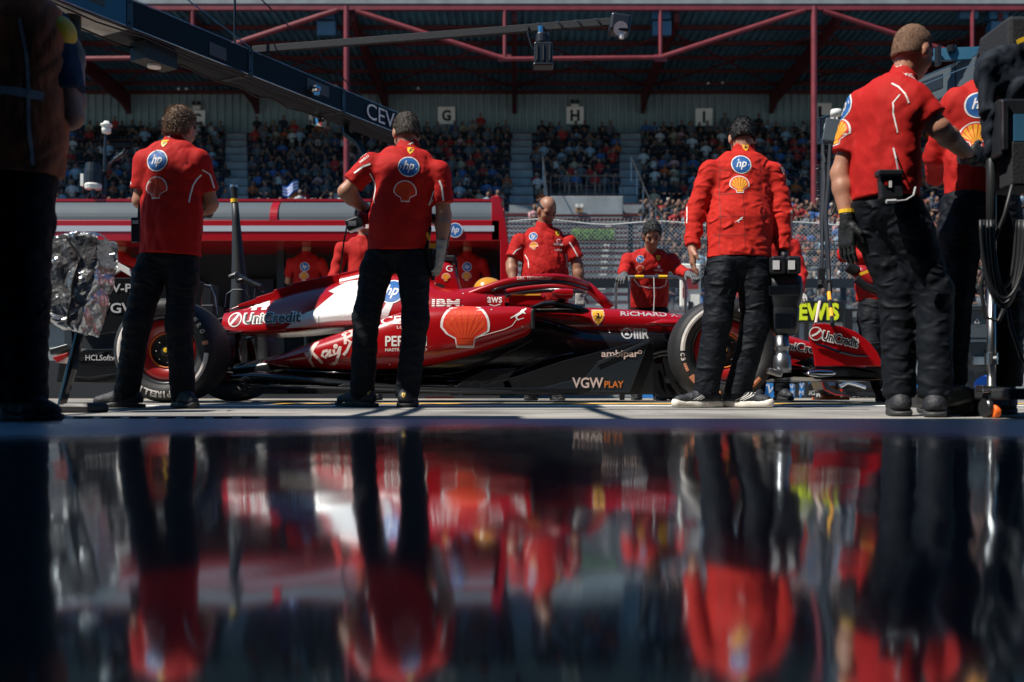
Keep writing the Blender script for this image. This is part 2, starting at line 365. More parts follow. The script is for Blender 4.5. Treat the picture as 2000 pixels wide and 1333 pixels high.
mat('rubbered', (.055,.057,.06), .8, bump=.3, bscale=200, var=.5, vscale=5)
strip('tyre_track', 7.25, 7.42, 'rubbered', -7, 5.5, .003); strip('tyre_track', 8.95, 9.15, 'rubbered', -9, 6, .003); strip('tyre_track', 5.82, 5.86, 'rubbered', -1.2, 2.1, .003)
b = MB().use('black_matte')
for k in range(26): b.box((-4.3+k*.125, 4.47, .004), (.07,.05,.008))
tag(b.build('drain_grate'), 'long dark slotted drain grate where the apron meets the garage floor', 'drain')
# garage shell around and above the camera (all above or beside the frame)
b = MB().use('garage_wall'); b.box((-8.1,-4.4,2.1), (.2,17,4.3)); b.box((8.1,-4.4,2.1), (.2,17,4.3)); b.box((0,-12.9,2.1), (16.2,.2,4.3))
b.box((0,-4.85,4.0), (16.4,16.1,.3)); b.box((-5.35,3.40,3.98), (5.7,.40,.26)); g = empty('pit_garage', (0,-5,0), 'grey pit garage with open front around the polished floor', 'building'); b.build('shell', g)  # short roof strip on the left is added to shade the left-edge figure
for x0, x1, yf in ((-4.7,-3.15,5.27),(-3.05,-1.9,5.43)):  # unseen overhead panels added to shade the lower backs of two mechanics
    b = MB().use('garage_wall'); b.box(((x0+x1)/2,yf-.24,4.0), (x1-x0,.48,.05)); b.build('sun_blocker', g)
    for x_ in (x0+.05, x1-.05): b = MB().use('dark_steel'); b.bar((x_,3.2,3.94), (x_,yf-.02,3.94), .05); b.build('sun_blocker_arm', g)
# ---------------------------------------------------------------- grandstand
GS = empty('grandstand', (0,44,.05), 'large roofed grandstand full of spectators across the track', 'grandstand')
ROWS = []                                   # (y, z) of each tread
y, z = 28.0, 2.1
while y < 43.6: ROWS.append((y, z)); y += .92; z += .335
y = 44.3
while y < 54.3: ROWS.append((y, z)); y += .92; z += .60
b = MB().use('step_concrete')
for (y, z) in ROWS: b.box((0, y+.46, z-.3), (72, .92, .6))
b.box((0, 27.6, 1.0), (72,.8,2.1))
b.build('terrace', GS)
AIS = [-25.3,-13.3,.45,5.72,19.2]                       # aisle centres (x at the upper tier), widths
def aisle_at(x, y):
    for k, a in enumerate(AIS):
        if abs(x*48.0/y*1.0-a*48.0/48.0) < (.62 if k in (2,3) else .6): return True
    return False
for a in AIS:
    for t_ in (0, 1):
        b = MB().use('concrete')
        for (y, z) in [q for q in ROWS if (q[0] > 44) == (t_ == 1)]:
            rise = .60 if t_ else .335; xx = a*y/48.0; b.box((xx, y+.24, z-.20), (1.1,.50,rise+.42)); b.box((xx, y+.72, z-.29), (1.1,.50,.60))
        b.build('aisle_stair', GS)
bn = 0
for (y, z) in ROWS:
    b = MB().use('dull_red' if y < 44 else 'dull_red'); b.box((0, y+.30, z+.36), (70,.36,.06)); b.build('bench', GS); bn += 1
b = MB().use('sign_white')
for a in AIS:                                             # row number plates beside the stairs
    for (y, z) in ROWS:
        for sgn in (-1, 1): b.box((a*y/48.0+sgn*.95, y-.02, z-.18), (.24,.03,.16))
b.build('row_plate', GS)
# vomitory block with railing
b = MB().use('concrete'); b.box((3.28, 44.9, 7.95), (3.2,2.4,1.7)); vb = b.build('vomitory_wall', GS, bevel=.03)
b = MB().use('dark_steel')
for k in range(9): b.tube([(1.70+k*.395,43.75,8.8),(1.70+k*.395,43.75,9.7)], .018, 6)
b.tube([(1.70,43.75,9.7),(4.86,43.75,9.7)], .022, 6); b.build('railing', GS)
for s in (-1, 1):
    b = MB().use('steel'); xx = 3.32+s*1.95
    b.tube([(xx,35,6.4),(xx,38,7.5),(xx,44,10.6)], .03, 6)
    for q, zz in ((35,6.4),(36.5,6.95),(38,7.5),(40,8.5),(42,9.6),(44,10.6)): b.tube([(xx,q,zz),(xx,q,zz-1.1)], .02, 5)
    b.build('handrail', GS)
# back wall: ribbed sheet metal
def ribbed(b, x0, x1, p0, p1, pitch, dep, nrm):          # from line p0 (y,z) to line p1 (y,z)
    n = int((x1-x0)/pitch); xs = []
    for k in range(n):
        for t, q in ((0,0),(.42,0),(.5,1),(.92,1)): xs.append((x0+(k+t)*pitch, q*dep))
    V = []; Fc = []
    for x, q in xs: V += [(x, p0[0]+nrm[0]*q, p0[1]+nrm[1]*q), (x, p1[0]+nrm[0]*q, p1[1]+nrm[1]*q)]
    for k in range(len(xs)-1): Fc.append((2*k, 2*k+2, 2*k+3, 2*k+1))
    b.add(V, Fc)
b = MB().use('wall_metal'); ribbed(b, -36, 36, (55.0,13), (55.0,17.1), .42, .09, (-1,0)); b.build('back_wall', GS)
b = MB().use('concrete'); b.box((0,55.2,13.2), (72,.3,2.2)); b.build('parapet', GS)
RF = (43.6, 16.95); RB = (55.2, 17.0)
b = MB().use('roof_metal'); ribbed(b, -36, 36, (43.3,17.02), (55.4,16.95), .36, .10, (0,-1)); b.build('roof_deck', GS)
b = MB().use('concrete'); b.box((0,43.22,17.16), (72,.10,.22)); b.build('gutter', GS)
b = MB().use('roof_metal'); b.box((0,49.4,17.08), (72,12.2,.08)); b.build('roof_cover', GS)
def rz(y): return 17.0-(y-43.3)*(.07/12.1)-.12
for k, yy in enumerate((45.3,47.3,49.3,51.3,53.3,54.8)):
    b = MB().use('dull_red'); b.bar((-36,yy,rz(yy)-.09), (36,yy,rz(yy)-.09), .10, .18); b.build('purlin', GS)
for k in range(9):                                        # rafters, haunched at the wall
    xx = -28.2+k*7.08; b = MB().use('dull_red'); 
    pr = [(43.5,rz(43.5)-.1),(54.9,rz(54.9)-.1),(54.9,rz(54.9)-1.25),(53.9,rz(53.9)-.95),(44,rz(44)-.62),(43.5,rz(43.5)-.5)]
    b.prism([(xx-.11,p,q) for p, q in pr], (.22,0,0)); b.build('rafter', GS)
TY = 43.15; sc = TY/FP
def tp(px, py): return ((px-1000)*sc, TY, CZ+(HY-py)*sc)
for px in (-236, 677, 1590, 2503):
    b = MB().use('stand_red'); b.tube([((px-1000)*sc, TY, 7.0), ((px-1000)*sc, TY, 16.9)], .13, 14); b.build('column', GS, smooth=False)
b = MB().use('stand_red')
b.bar(tp(-1000,17), tp(3000,17), .17, .17); b.build('top_chord', GS)
for c in (-236, 677, 1590):
    L, M_ = (c+18, 22), (c+309, 116); N_ = (c+613, 113); E = (c+913-18, 20)
    for p, q, r in ((L, M_, .11), (M_, N_, .10), (N_, E, .11)):
        b = MB().use('stand_red'); b.tube([tp(*p), tp(*q)], r, 10); b.build('truss_tube', GS)
    for xx in (c+309, c+613):
        b = MB().use('stand_red'); b.tube([tp(xx,17), tp(xx,114)], .085, 8); b.build('truss_post', GS)
        b = MB().use('stand_red'); b.box(tp(xx,114), (.55,.1,.30)); b.build('gusset_plate', GS)
# crossing wind braces under the deck
for k in range(6):
    xx = -21.1+k*7.08
    b = MB().use('dull_red'); b.tube([(xx,45.3,rz(45.3)-.3),(xx+7.08,53.3,rz(53.3)-.3)], .045, 6); b.tube([(xx+7.08,45.3,rz(45.3)-.3),(xx,53.3,rz(53.3)-.3)], .045, 6); b.build('brace', GS)
# letter boards on the back wall
sb = 54.85/FP
for ch, px, py in (('C',384,233),('F',620,232),('G',872,226),('H',1123,226),('I',1375,229),('L',1607,219)):
    e = empty('letter_sign', W(px, py, 54.7), 'square white board with black letter %s high on the grandstand back wall' % ch, 'letter sign', 'letter boards on the grandstand wall')
    b = MB().use('board_white'); b.box(W(px,py,54.7), (.95,.06,.95)); b.build('board', e, bevel=.01)
    decal('lettering', [(fit_text(ch, (.13 if ch == 'I' else .5), .62, bold=.04), 'logo_black', 0)], W(px,py,54.66), X1, Z1, e, off=.012)
for px, py, w_ in ((384,206,'C'),(1123,203,'H')):
    e = empty('emergency_light', W(px, py, 54.7), 'small twin lamp emergency light above the letter %s board' % w_, 'emergency light', 'twin lamp emergency lights')
    b = MB().use('sign_white'); b.box(W(px,py+5,54.7), (.40,.12,.22)); b.build('battery_box', e, bevel=.02)
    for s in (-1,1):
        b = MB().use('black'); b.lathe([(0,-.06),(.09,-.06),(.12,.06),(0,.06)], W(px+s*5,py-4,54.6), (0,-1,0), 12); b.build('lamp_head', e)
e = empty('emergency_light', W(1131,408,43.6), 'twin lamp emergency light on the concrete block below the railing', 'emergency light', 'twin lamp emergency lights')
b = MB().use('tan'); b.box(W(1131,411,43.6), (.32,.1,.2)); b.build('battery_box', e, bevel=.02)
for s in (-1,1):
    b = MB().use('sign_white'); b.lathe([(0,-.05),(.06,-.05),(.08,.05),(0,.05)], W(1131+s*4.5,402,43.55), (0,-1,0), 12); b.build('lamp_head', e)
# blue loudspeaker cabinets hung from the truss
for px, wh in ((637,'left of the left red column'),(1290,'over the bend of the middle truss'),(1887,'near the right edge of the roof'),(1946,'behind the head of the tall mechanic, rightmost')):
    y0 = 16 if px != 1887 else -16; d = 43.9
    e = empty('loudspeaker', W(px, y0, d), 'blue two-box loudspeaker hung under the roof edge, '+wh, 'loudspeaker', 'loudspeakers under the roof edge')
    for k in range(2):
        b = MB().use('speaker_blue'); c = W(px+(2 if k else 0), y0+12+k*29, d-.1); b.box(c, (.82,.5,.60), Matrix.Rotation(R(12*k), 3, 'X')); b.build('cabinet', e, bevel=.03)
    b = MB().use('dark_steel'); b.tube([W(px-10,y0-3,d-.1), W(px-10,8,44.3)], .03, 6); b.tube([W(px+10,y0-3,d-.1), W(px+10,8,44.3)], .03, 6); b.box(W(px,y0+26.5,d-.1), (.86,.2,.06)); b.build('hanger', e)
for px, py in ((349,174),(364,174),(649,168),(656,168),(736,167),(1383,163),(1411,162),(817,173)):
    e = empty('roof_lamp', W(px,py,53), 'tiny pale lamp under the dark roof %s' % {349:'left over the letter C board',364:'right over the letter C board',649:'left of two by the left column',656:'right of two by the left column',736:'beside the rafter near the left column',1383:'left of two over board I',1411:'right of two over board I',817:'left of the G board'}[px], 'lamp', 'lamps under the roof')
    b = MB().use('sign_white'); b.lathe([(0,.07),(.07,.04),(.09,-.02),(0,-.08)], W(px,py,53), (0,0,1), 12); b.build('lamp_cover', e, smooth=True)
# ---------------------------------------------------------------- spectators
SKN = [(.24,.13,.09),(.17,.09,.06),(.30,.17,.12)]
TOPS = [('black',(.010,.012,.015),38),('dark navy',(.012,.025,.05),22),('grey',(.10,.12,.14),8),('white',(.5,.52,.52),11),('red',(.35,.02,.02),5),('blue',(.04,.12,.32),6),('orange',(.5,.10,.02),4),('pink',(.55,.30,.30),3),('pale blue',(.25,.38,.48),5),('beige',(.42,.35,.25),4),('lime green',(.35,.65,.04),1)]
HATS = [('dark hair',(.02,.015,.012),60),('a red cap',(.4,.02,.02),6),('a white cap',(.6,.6,.6),10),('fair hair',(.28,.18,.09),8),('an orange cap',(.65,.12,.02),5),('a black cap',(.01,.01,.012),10)]
def ell(c, r, n=7, m=5):
    V = []; Fc = []
    for i in range(m+1):
        ph = math.pi*i/m
        for k in range(n): V.append((c[0]+r[0]*math.sin(ph)*math.cos(2*math.pi*k/n), c[1]+r[1]*math.sin(ph)*math.sin(2*math.pi*k/n), c[2]+r[2]*math.cos(ph)))
    for i in range(m):
        for k in range(n): Fc.append((i*n+k, (i+1)*n+k, (i+1)*n+(k+1) % n, i*n+(k+1) % n))
    return V, Fc
def limb(a, b, r0, r1, n=5):
    q = MB(); q.tube([a, b], [r0, r1], n); return q.v, q.f
def spect(top, hat, skin, pose):                  # seated spectator, faces -y; origin on the tread
    P = []; pants = random.choice([(.02,.03,.05),(.012,.012,.015),(.012,.012,.015),(.03,.05,.09),(.2,.17,.12)])
    hz = 1.22 if pose != 3 else 1.62; b = hz-1.22
    P.append((ell((0,.12,.80+b), (.21,.14,.30)), top)); P.append((ell((0,.10,.97+b), (.235,.12,.14)), top))
    P.append((limb((0,.10,1.0+b), (0,.07,1.16+b), .06, .055), skin)); hx = random.uniform(-.03,.03)
    P.append((ell((hx,.05,hz+.02), (.085,.105,.125), 9, 7), skin)); P.append((ell((hx,.085,hz+.06), (.093,.105,.105), 9, 7), hat))
    if pose == 3:
        for s in (-1,1): P.append((limb((s*.09,.1,.9), (s*.1,.08,.05), .1, .06), pants))
    else:
        for s in (-1,1):
            P.append((limb((s*.09,.12,.56), (s*.13,-.30,.56), .09, .075), pants)); P.append((limb((s*.13,-.30,.56), (s*.12,-.26,.05), .07, .05), pants))
            P.append((ell((s*.12,-.32,.05), (.05,.11,.05), 5, 4), (.05,.05,.05)))
    for s in (-1,1):
        if pose in (0,3): e = (s*.27,.04,.74+b); h = (s*.13,-.22,.66+b)
        elif pose == 1: e = (s*.28,-.08,.90+b); h = (s*.07,-.16,hz-.04)     # hands at the face, holding a phone
        else: e = (s*.25,-.12,.70+b); h = (s*.04,-.26,.78+b)
        P.append((limb((s*.22,.10,1.0+b), e, .065, .05), top)); P.append((limb(e, h, .045, .035), skin)); P.append((ell(h, (.045,.045,.045), 5, 4), skin))
    V = []; Fc = []; C = []
    for (v, f), c in P:
        o = len(V); V += v; Fc += [tuple(i+o for i in q) for q in f]; C += [c]*len(v)
    return np.array(V, dtype=np.float32), Fc, np.array(C, dtype=np.float32)
def wpick(L): 
    t = random.uniform(0, sum(q[2] for q in L))
    for q in L:
        t -= q[2]
        if t <= 0: return q
    return L[0]
def cmesh(name, V, Fc, C):
    C = C*.8
    me = bpy.data.meshes.new(name); me.from_pydata(V.tolist(), [], Fc); ca = me.color_attributes.new('Col', 'FLOAT_COLOR', 'POINT')
    ca.data.foreach_set('color', np.concatenate([C, np.ones((len(C),1))], 1).astype(np.float32).ravel()); me.materials.append(MT['crowd'])
    for p in me.polygons: p.use_smooth = True
    return me
VAR = []
for k in range(44):
    t = wpick(TOPS); h = wpick(HATS); V, Fc, C = spect(t[1], h[1], random.choice(SKN), random.choice((0,0,0,1,2,2,3)))
    VAR.append((t[0], h[0], V, Fc, C, cmesh('spectator', V, Fc, C)))
def hid(x, y, z):
    px = 1000+FP*x/y; py = HY-FP*(z+.9-CZ)/y
    return px > 2005 or (px > 1700 and py > 420) or (1335 < px < 1560 and py > 285) or (250 < px < 430 and py > 275) or (655 < px < 880 and py > 290)
def vis(x, y, z):                                  # can this seat be seen past the big things in front?
    px = 1000+FP*x/y; py = HY-FP*(z+.9-CZ)/y
    if px < 70 or px > 2260: return False
    if px < 1000 and py > 396: return False
    if py > 705: return False
    return True
seats = []
for r, (y, z) in enumerate(ROWS):
    up = y > 44
    x = -28.5 if up else -1.5
    while x < 31:
        x += random.choice((.44,.47,.51))
        px = 1000+FP*x/y
        if aisle_at(x, y) or not vis(x, y, z): continue
        occ = .93 if up else .90
        if up and px < 450: occ = .6 if z > 9 else .8
        if up and z > 13.2: occ = .8
        if (1.5 < x < 5.1 and 43.4 < y < 46.2): continue
        if 1048 < px < 1235 and y < 44: continue       # empty concrete below the block
        if random.random() > occ: continue
        seats.append((y, x, z, r))
seats.sort(key=lambda s: s[0]+(100 if hid(s[1], s[0], s[2]) else 0))
near, rest = seats[:295], seats[295:]
def ordn(n): return ['first','second','third','fourth','fifth','sixth','seventh','eighth','ninth','tenth','eleventh','twelfth','thirteenth','fourteenth','fifteenth','sixteenth','seventeenth','eighteenth','nineteenth','twentieth'][n-1] if n <= 20 else {0:'twentieth',1:'twenty-first',2:'twenty-second',3:'twenty-third',4:'twenty-fourth',5:'twenty-fifth',6:'twenty-sixth',7:'twenty-seventh',8:'twenty-eighth',9:'twenty-ninth'}.get(n-20, 'thirtieth' if n == 30 else 'thirty-'+ordn(n-30) if n < 40 else 'fortieth' if n == 40 else 'forty-'+ordn(n-40))
cnt = {}
for (y, x, z, r) in sorted(near, key=lambda s: (s[3], s[1])):
    cnt[r] = cnt.get(r, 0)+1
    v = random.choice(VAR); o = bpy.data.objects.new('spectator', v[5]); COL.objects.link(o)
    o.location = (x, y+.28, z-.10); o.rotation_euler.z = random.uniform(-.35,.35); s = random.uniform(.80,.92); o.scale = (s,s,s)
    tag(o, '%s-topped spectator, %s, %s from left in %s stand row' % (v[0].replace(' ','-'), v[1].replace('a ',''), ordn(cnt[r]), ordn(r+1)), 'person', 'spectators in the grandstand')
VV = []; FF = []; CC = []; off = 0
for (y, x, z, r) in rest:
    v = random.choice(VAR); a = random.uniform(-.35,.35); c, s = math.cos(a), math.sin(a); V = v[2]*random.uniform(.80,.92)
    VV.append(np.stack([V[:,0]*c-V[:,1]*s+x, V[:,0]*s+V[:,1]*c+y+.28, V[:,2]+z-.10], 1)); FF += [tuple(i+off for i in f) for f in v[3]]; CC.append(v[4]); off += len(V)
o = bpy.data.objects.new('crowd', cmesh('crowd', np.concatenate(VV), FF, np.concatenate(CC))); COL.objects.link(o)
tag(o, 'mass of spectators filling the shaded upper rows of the grandstand', 'crowd', None, 'stuff')
print('spectators', len(near), len(rest))
# ================================================================ PIT WALL, FENCE, PIT STAND
PW = 14.4
e = empty('pit_wall', (0,PW,.05), 'grey concrete pit wall beneath the wire fence', 'wall')
b = MB().use('concrete'); b.box((0,PW+.15,.6), (60,.3,1.10)); b.build('wall', e, bevel=.02)
b = MB().use('black_matte'); b.box((0,PW+.1,1.185), (60,.42,.06)); b.build('coping', e)
# advertising boards at the foot of the wall
def banner(x0, x1, L, lab, colr='banner_blue'):
    e = empty('advertising_board', ((x0+x1)/2,13.3,.05), lab, 'advertising board', 'low advertising boards along the pit wall')
    b = MB().use(colr); b.box(((x0+x1)/2, 13.3, .175), (x1-x0,.05,.235)); b.build('board', e, bevel=.004)
    decal('lettering', L, ((x0+x1)/2, 13.274, .175), X1, Z1, e); return e
sB = 13.27/FP
def nowst(x): return [(tr(fit_text('NOW', .26, .075), x, .045), 'logo_white', 1), (tr(fit_text('STREAMING', .46, .06), x, -.05), 'logo_white', 1)]
def dex(x): return [(poly2d([[(x-.33,-.118),(x-.18,.118),(x+.75,.118),(x+.75,-.118)]]), 'logo_black', 0), (tr(fit_text('DEX', .34, .14, bold=.03), x+.08, .03), 'shell_red', 1), (tr(fit_text('RESURRECTION', .8, .05, bold=.02), x+.28, -.08), 'logo_white', 1)]
xw = lambda px: (px-1000)*sB
banner(xw(122), xw(330), nowst(-.28+.07)+dex(.38-.12)+[(line2d([(-.68,-.05),(-.6,0),(-.58,.03)], .02), 'logo_white', 1)], 'blue NOW STREAMING board at the left between the foil cover and the rear tyre')
banner(xw(1250), xw(1800), nowst(xw(1558)-xw(1525))+dex(xw(1612)-xw(1525))+[(tr(fit_text('+', .1, .1), xw(1312)-xw(1525), 0), 'logo_white', 1), (tr(fit_text('Disney'[0:0] or 'TV', .2, .12, shear=.3), xw(1500)-xw(1525), 0), 'logo_white', 1)], 'long blue NOW STREAMING board running behind the front wheel and front wing')
# debris fence
x0f, x1f = -.05, 6.2; zt, zb = W(0,434,15.2).z, W(0,549,15.2).z; YF = 15.2
e = empty('debris_fence', (3.1,YF,1.1), 'tall chain link fence with pale top cable above the pit wall', 'fence')
b = MB().use('fence_wire'); cell = .062; n = int((x1f-x0f+(zt-zb))/cell)
for k in range(n):
    for sg in (1, -1):
        xa = x0f-(zt-zb)+k*cell; za, zc = (zb, zt) if sg > 0 else (zt, zb); p = Vector((xa, YF, za)); q = Vector((xa+(zt-zb), YF, zc))
        def clip(p, q):
            t0, t1 = 0, 1; dx = q.x-p.x
            t0 = max(t0, (x0f-p.x)/dx); t1 = min(t1, (x1f-p.x)/dx)
            return (p+(q-p)*t0, p+(q-p)*t1) if t1 > t0+.02 else None
        c = clip(p, q)
        if c: b.bar(c[0], c[1], .0055)
b.build('mesh', e)
b = MB().use('sign_white'); pts = []
for k in range(60):
    x = x0f+k*(x1f-x0f)/59; pts.append((x, YF-.01, zt+.035*math.sin(k*.35)+.025*math.sin(k*.11+1)-.02))
b.tube(pts, .009, 6)
for k in range(100): x = x0f+k*.0625; b.tube([(x,YF-.01,zt-.03),(x+.02,YF-.02,zt+.05)], .003, 4)
b.build('top_cable', e)
for py in (470, 486, 518):
    b = MB().use('dark_steel'); z = W(0,py,YF).z; b.tube([(x0f,YF-.02,z),(x1f,YF-.02,z-.02)], .007, 6); b.build('cable', e)
b = MB().use('dark_steel'); b.box(((x0f+x1f)/2,YF,zb-.04), (x1f-x0f,.10,.14)); b.build('rail', e)
for px in (1232, 1520, 1648, 1722):
    b = MB().use('dark_steel'); x = (px-1000)*YF/FP; b.bar((x,YF+.04,1.1), (x,YF+.04,zt+.05), .07); b.build('post', e)
b = MB().use('clear'); b.box((3.1,YF+.02,(zb+1.2)/2-.02), (6.2,.012,zb-1.25)); b.build('clear_panel', e)
# hedge strip seen through the fence
b = MB().use('green_leaf')
for k in range(900):
    x = W(random.uniform(1118,1197),0,27.2).x; z = W(0,random.uniform(451,468),27.2).z; a = random.uniform(0,3); q = .05
    y = 27.2+random.uniform(-.3,.1); u = Vector((math.cos(a), random.uniform(-.4,.4), math.sin(a)))*q; w = Vector((-math.sin(a), 0, math.cos(a)))*q*.6
    c = Vector((x,y,z)); b.add([c-u, c+w, c+u, c-w], [(0,1,2,3)])
tag(b.build('hedge'), 'strip of yellow green hedge seen through the fence between the two facing mechanics', 'hedge')
# steel frames and pit board in front of the fence at the right
e = empty('pit_board', W(1600,610,12.6), 'black pit board with bright yellow name letters hung on the pit wall rail', 'pit board')
b = MB().use('black'); b.box(W(1597,609,12.6), (.64,.04,.27)); b.build('board', e, bevel=.01)
decal('lettering', [(tr(fit_text('LEWIS', .62, .22, bold=.045), -.04, 0), 'neon', 0)], W(1597,609,12.57), X1, Z1, e)
e = empty('barrier_frame', W(1620,650,12.9), 'dark steel barrier frame holding the pit board before the fence', 'barrier')
b = MB().use('dark_steel'); xs = [(p-1000)*12.9/FP for p in (1556,1575,1655,1685,1735)]
b.bar((xs[0],12.9,W(0,606,12.9).z), (xs[-1],12.9,W(0,606,12.9).z), .035)
b.build('rail', e)
for x in xs: b = MB().use('dark_steel' if x != xs[2] else 'black'); b.bar((x,12.9,.06), (x,12.9,W(0,604,12.9).z), .05 if x != xs[2] else .10); b.build('post', e)
b = MB().use('clear'); b.box(((xs[0]+xs[-1])/2,12.93,.75), (xs[-1]-xs[0],.01,.9)); b.build('clear_panel', e)
# red and white sign board behind the trolley
e = empty('sign_board', W(1345,560,12.8), 'red and white framed board behind the curly haired mechanic', 'sign')
b = MB().use('sign_white'); b.box(W(1348,558,12.8), (.27,.04,.56)); b.build('frame', e, bevel=.03)
b = MB().use('stand_red'); b.box(W(1349,545,12.77), (.19,.02,.26)); b.box(W(1338,572,12.77), (.06,.02,.12)); b.build('panel', e)
b = MB().use('dark_steel'); b.bar(W(1348,590,12.8), (W(1348,0,12.8).x,12.8,.05), .06); b.build('post', e)
# ---------------- red pit wall stand
d = 12.8; sS = d/FP; g = empty('pit_wall_stand', ((540-1000)*sS, 13.4, .05), 'long red pit wall stand with curved grey panels and white stripe', 'pit stand')
xl, xr = (60-1000)*sS, (976-1000)*sS
zT, zP, zS = W(0,384,d).z, W(0,430,d).z, W(0,471,d).z
b = MB().use('car_red'); b.box(((xl+xr)/2, d+.65, (zP+zS)/2), (xr-xl, 1.3, zP-zS)); b.build('fascia', g, bevel=.01)
b = MB().use('stripe_white'); b.box(((xl+(965-1000)*sS)/2, d-.004, W(0,447,d).z), ((965-1000)*sS-xl, .012, .072)); b.build('stripe', g)
b = MB().use('panel_grey'); N = 8
def arc(k): t = k/N; return d+.02+.35*(1-math.cos(t*1.35)), zP+(zT-zP-.02)*math.sin(t*1.35)/math.sin(1.35)
for x0, x1 in ((xl,(526-1000)*sS),((541-1000)*sS,(964-1000)*sS)):
    b = MB().use('panel_grey'); ext = [(x0,)+arc(k) for k in range(N+1)]; b.prism(ext+[(x0,d+.6,zT-.02),(x0,d+.6,zP)], (x1-x0,0,0)); b.build('curved_panel', g)
for x0, x1 in (((526-1000)*sS,(541-1000)*sS),((964-1000)*sS,xr+.02)):
    b = MB().use('car_red'); ext = [(x0,arc(k)[0]-.02,arc(k)[1]) for k in range(N+1)]; b.prism(ext+[(x0,d+.62,zT),(x0,d+.62,zP)], (x1-x0,0,0)); b.build('divider', g)
b = MB().use('car_red'); b.box(((xl+xr)/2, d+.7, zT+.0), (xr-xl+.04,.9,.035)); b.build('roof_edge', g)
b = MB().use('black_matte'); b.box(((xl+xr)/2, d+1.28, 1.1), (xr-xl,.05,2.0)); b.build('back_panel', g)
b = MB().use('black'); b.box(((xl+xr)/2, d+1.0, 1.20), (xr-xl,.45,.05)); b.build('desk', g)
b = MB().use('car_red'); p = [W(x,y,d) for x,y in ((960,384),(976,384),(987,430),(994,480),(996,560),(998,700),(985,770),(977,770),(977,470),(960,471))]
b.prism(p, (0,1.2,0)); b.build('side_fin', g, bevel=.01)
decal('emblem', place(hp(), 0, 0, .095), W(889,450,d-.02), X1, Z1, g)
for k in range(6):
    x = xl+.5+k*(xr-xl-.8)/5; b = MB().use('black'); b.box((x,d+1.1,1.55), (.55,.05,.34), Matrix.Rotation(R(-8),3,'X')); b.build('monitor', g, bevel=.01)
for x in (xl+.1, (xl+xr)/2, xr-.1): b = MB().use('dark_steel'); b.box((x,d+.9,1.05), (.1,.1,2.1)); b.build('post', g)
b = MB().use('black_matte'); b.box(((xl+xr)/2, d+.75, .30), (xr-xl,1.0,.5)); b.build('platform', g)
# mast with white sensor and floodlight, standing on the stand roof
e = empty('weather_mast', W(205,380,13.2), 'thin dark mast with white domed sensor standing above the pit stand', 'mast')
b = MB().use('dark_steel'); b.tube([W(203,384,13.2), W(206,262,13.2)], [.028,.018], 8); b.build('pole', e)
b = MB().use('sign_white'); c = W(208,250,13.2); b.lathe([(0,.085),(.03,.085),(.04,.06),(.075,.045),(.075,.02),(.045,.01),(.06,-.01),(.055,-.07),(.02,-.085),(0,-.09)], c, (0,0,1), 20); b.build('sensor_head', e, smooth=True)
b = MB().use('dark_steel'); b.tube([W(206,345,13.2), W(215,320,13.1), W(232,303,13.1)], .02, 6); b.tube([W(225,312,13.1), W(242,300,13.1), W(246,292,13.1)], .03, 6); b.tube([W(228,300,13.1), W(240,308,13.1)], .025, 6); b.build('antenna_arm', e)
e = empty('floodlight', W(182,380,13.1), 'dark floodlight with pale lens on the pit stand roof beside the mast', 'floodlight')
b = MB().use('plastic'); b.lathe([(0,.18),(.09,.17),(.11,.05),(.115,-.08),(.10,-.14)], W(182,345,13.1), (0,0,1), 16); b.box(W(170,350,13.1), (.05,.1,.25)); b.build('housing', e)
b = MB().use('sign_white'); b.lathe([(0,-.02),(.10,-.02),(.11,.03),(.10,.05)], W(182,367,13.08), (0,0,1), 16); b.box(W(163,353,13.1), (.04,.1,.16)); b.build('lens', e)
b = MB().use('dark_steel'); b.tube([W(190,345,13.1), W(204,335,13.2)], .03, 6); b.tube([W(182,370,13.1), W(182,386,13.1)], .03, 6); b.build('bracket', e)
# small flag of blue and white stripes over the stand
e = empty('striped_flag', W(565,372,40), 'blue and white striped flag spread over spectators above the pit stand', 'flag')
b = MB(); 
for k in range(7):
    b.use('paint_white' if k % 2 else 'blue'); z0 = W(0,362+k*3,38).z; z1 = W(0,365+k*3,38).z; pts = []
    for j in range(8):
        x = W(552+j*4.2,0,38).x; pts.append((x, 38+.1*math.sin(j), -.08*math.sin(j*.7)+.02*j))
    for j in range(7): b.sheet([(pts[j][0],pts[j][1],z0+pts[j][2]),(pts[j+1][0],pts[j+1][1],z0+pts[j+1][2]),(pts[j+1][0],pts[j+1][1],z1+pts[j+1][2]),(pts[j][0],pts[j][1],z1+pts[j][2])])
b.build('cloth', e)
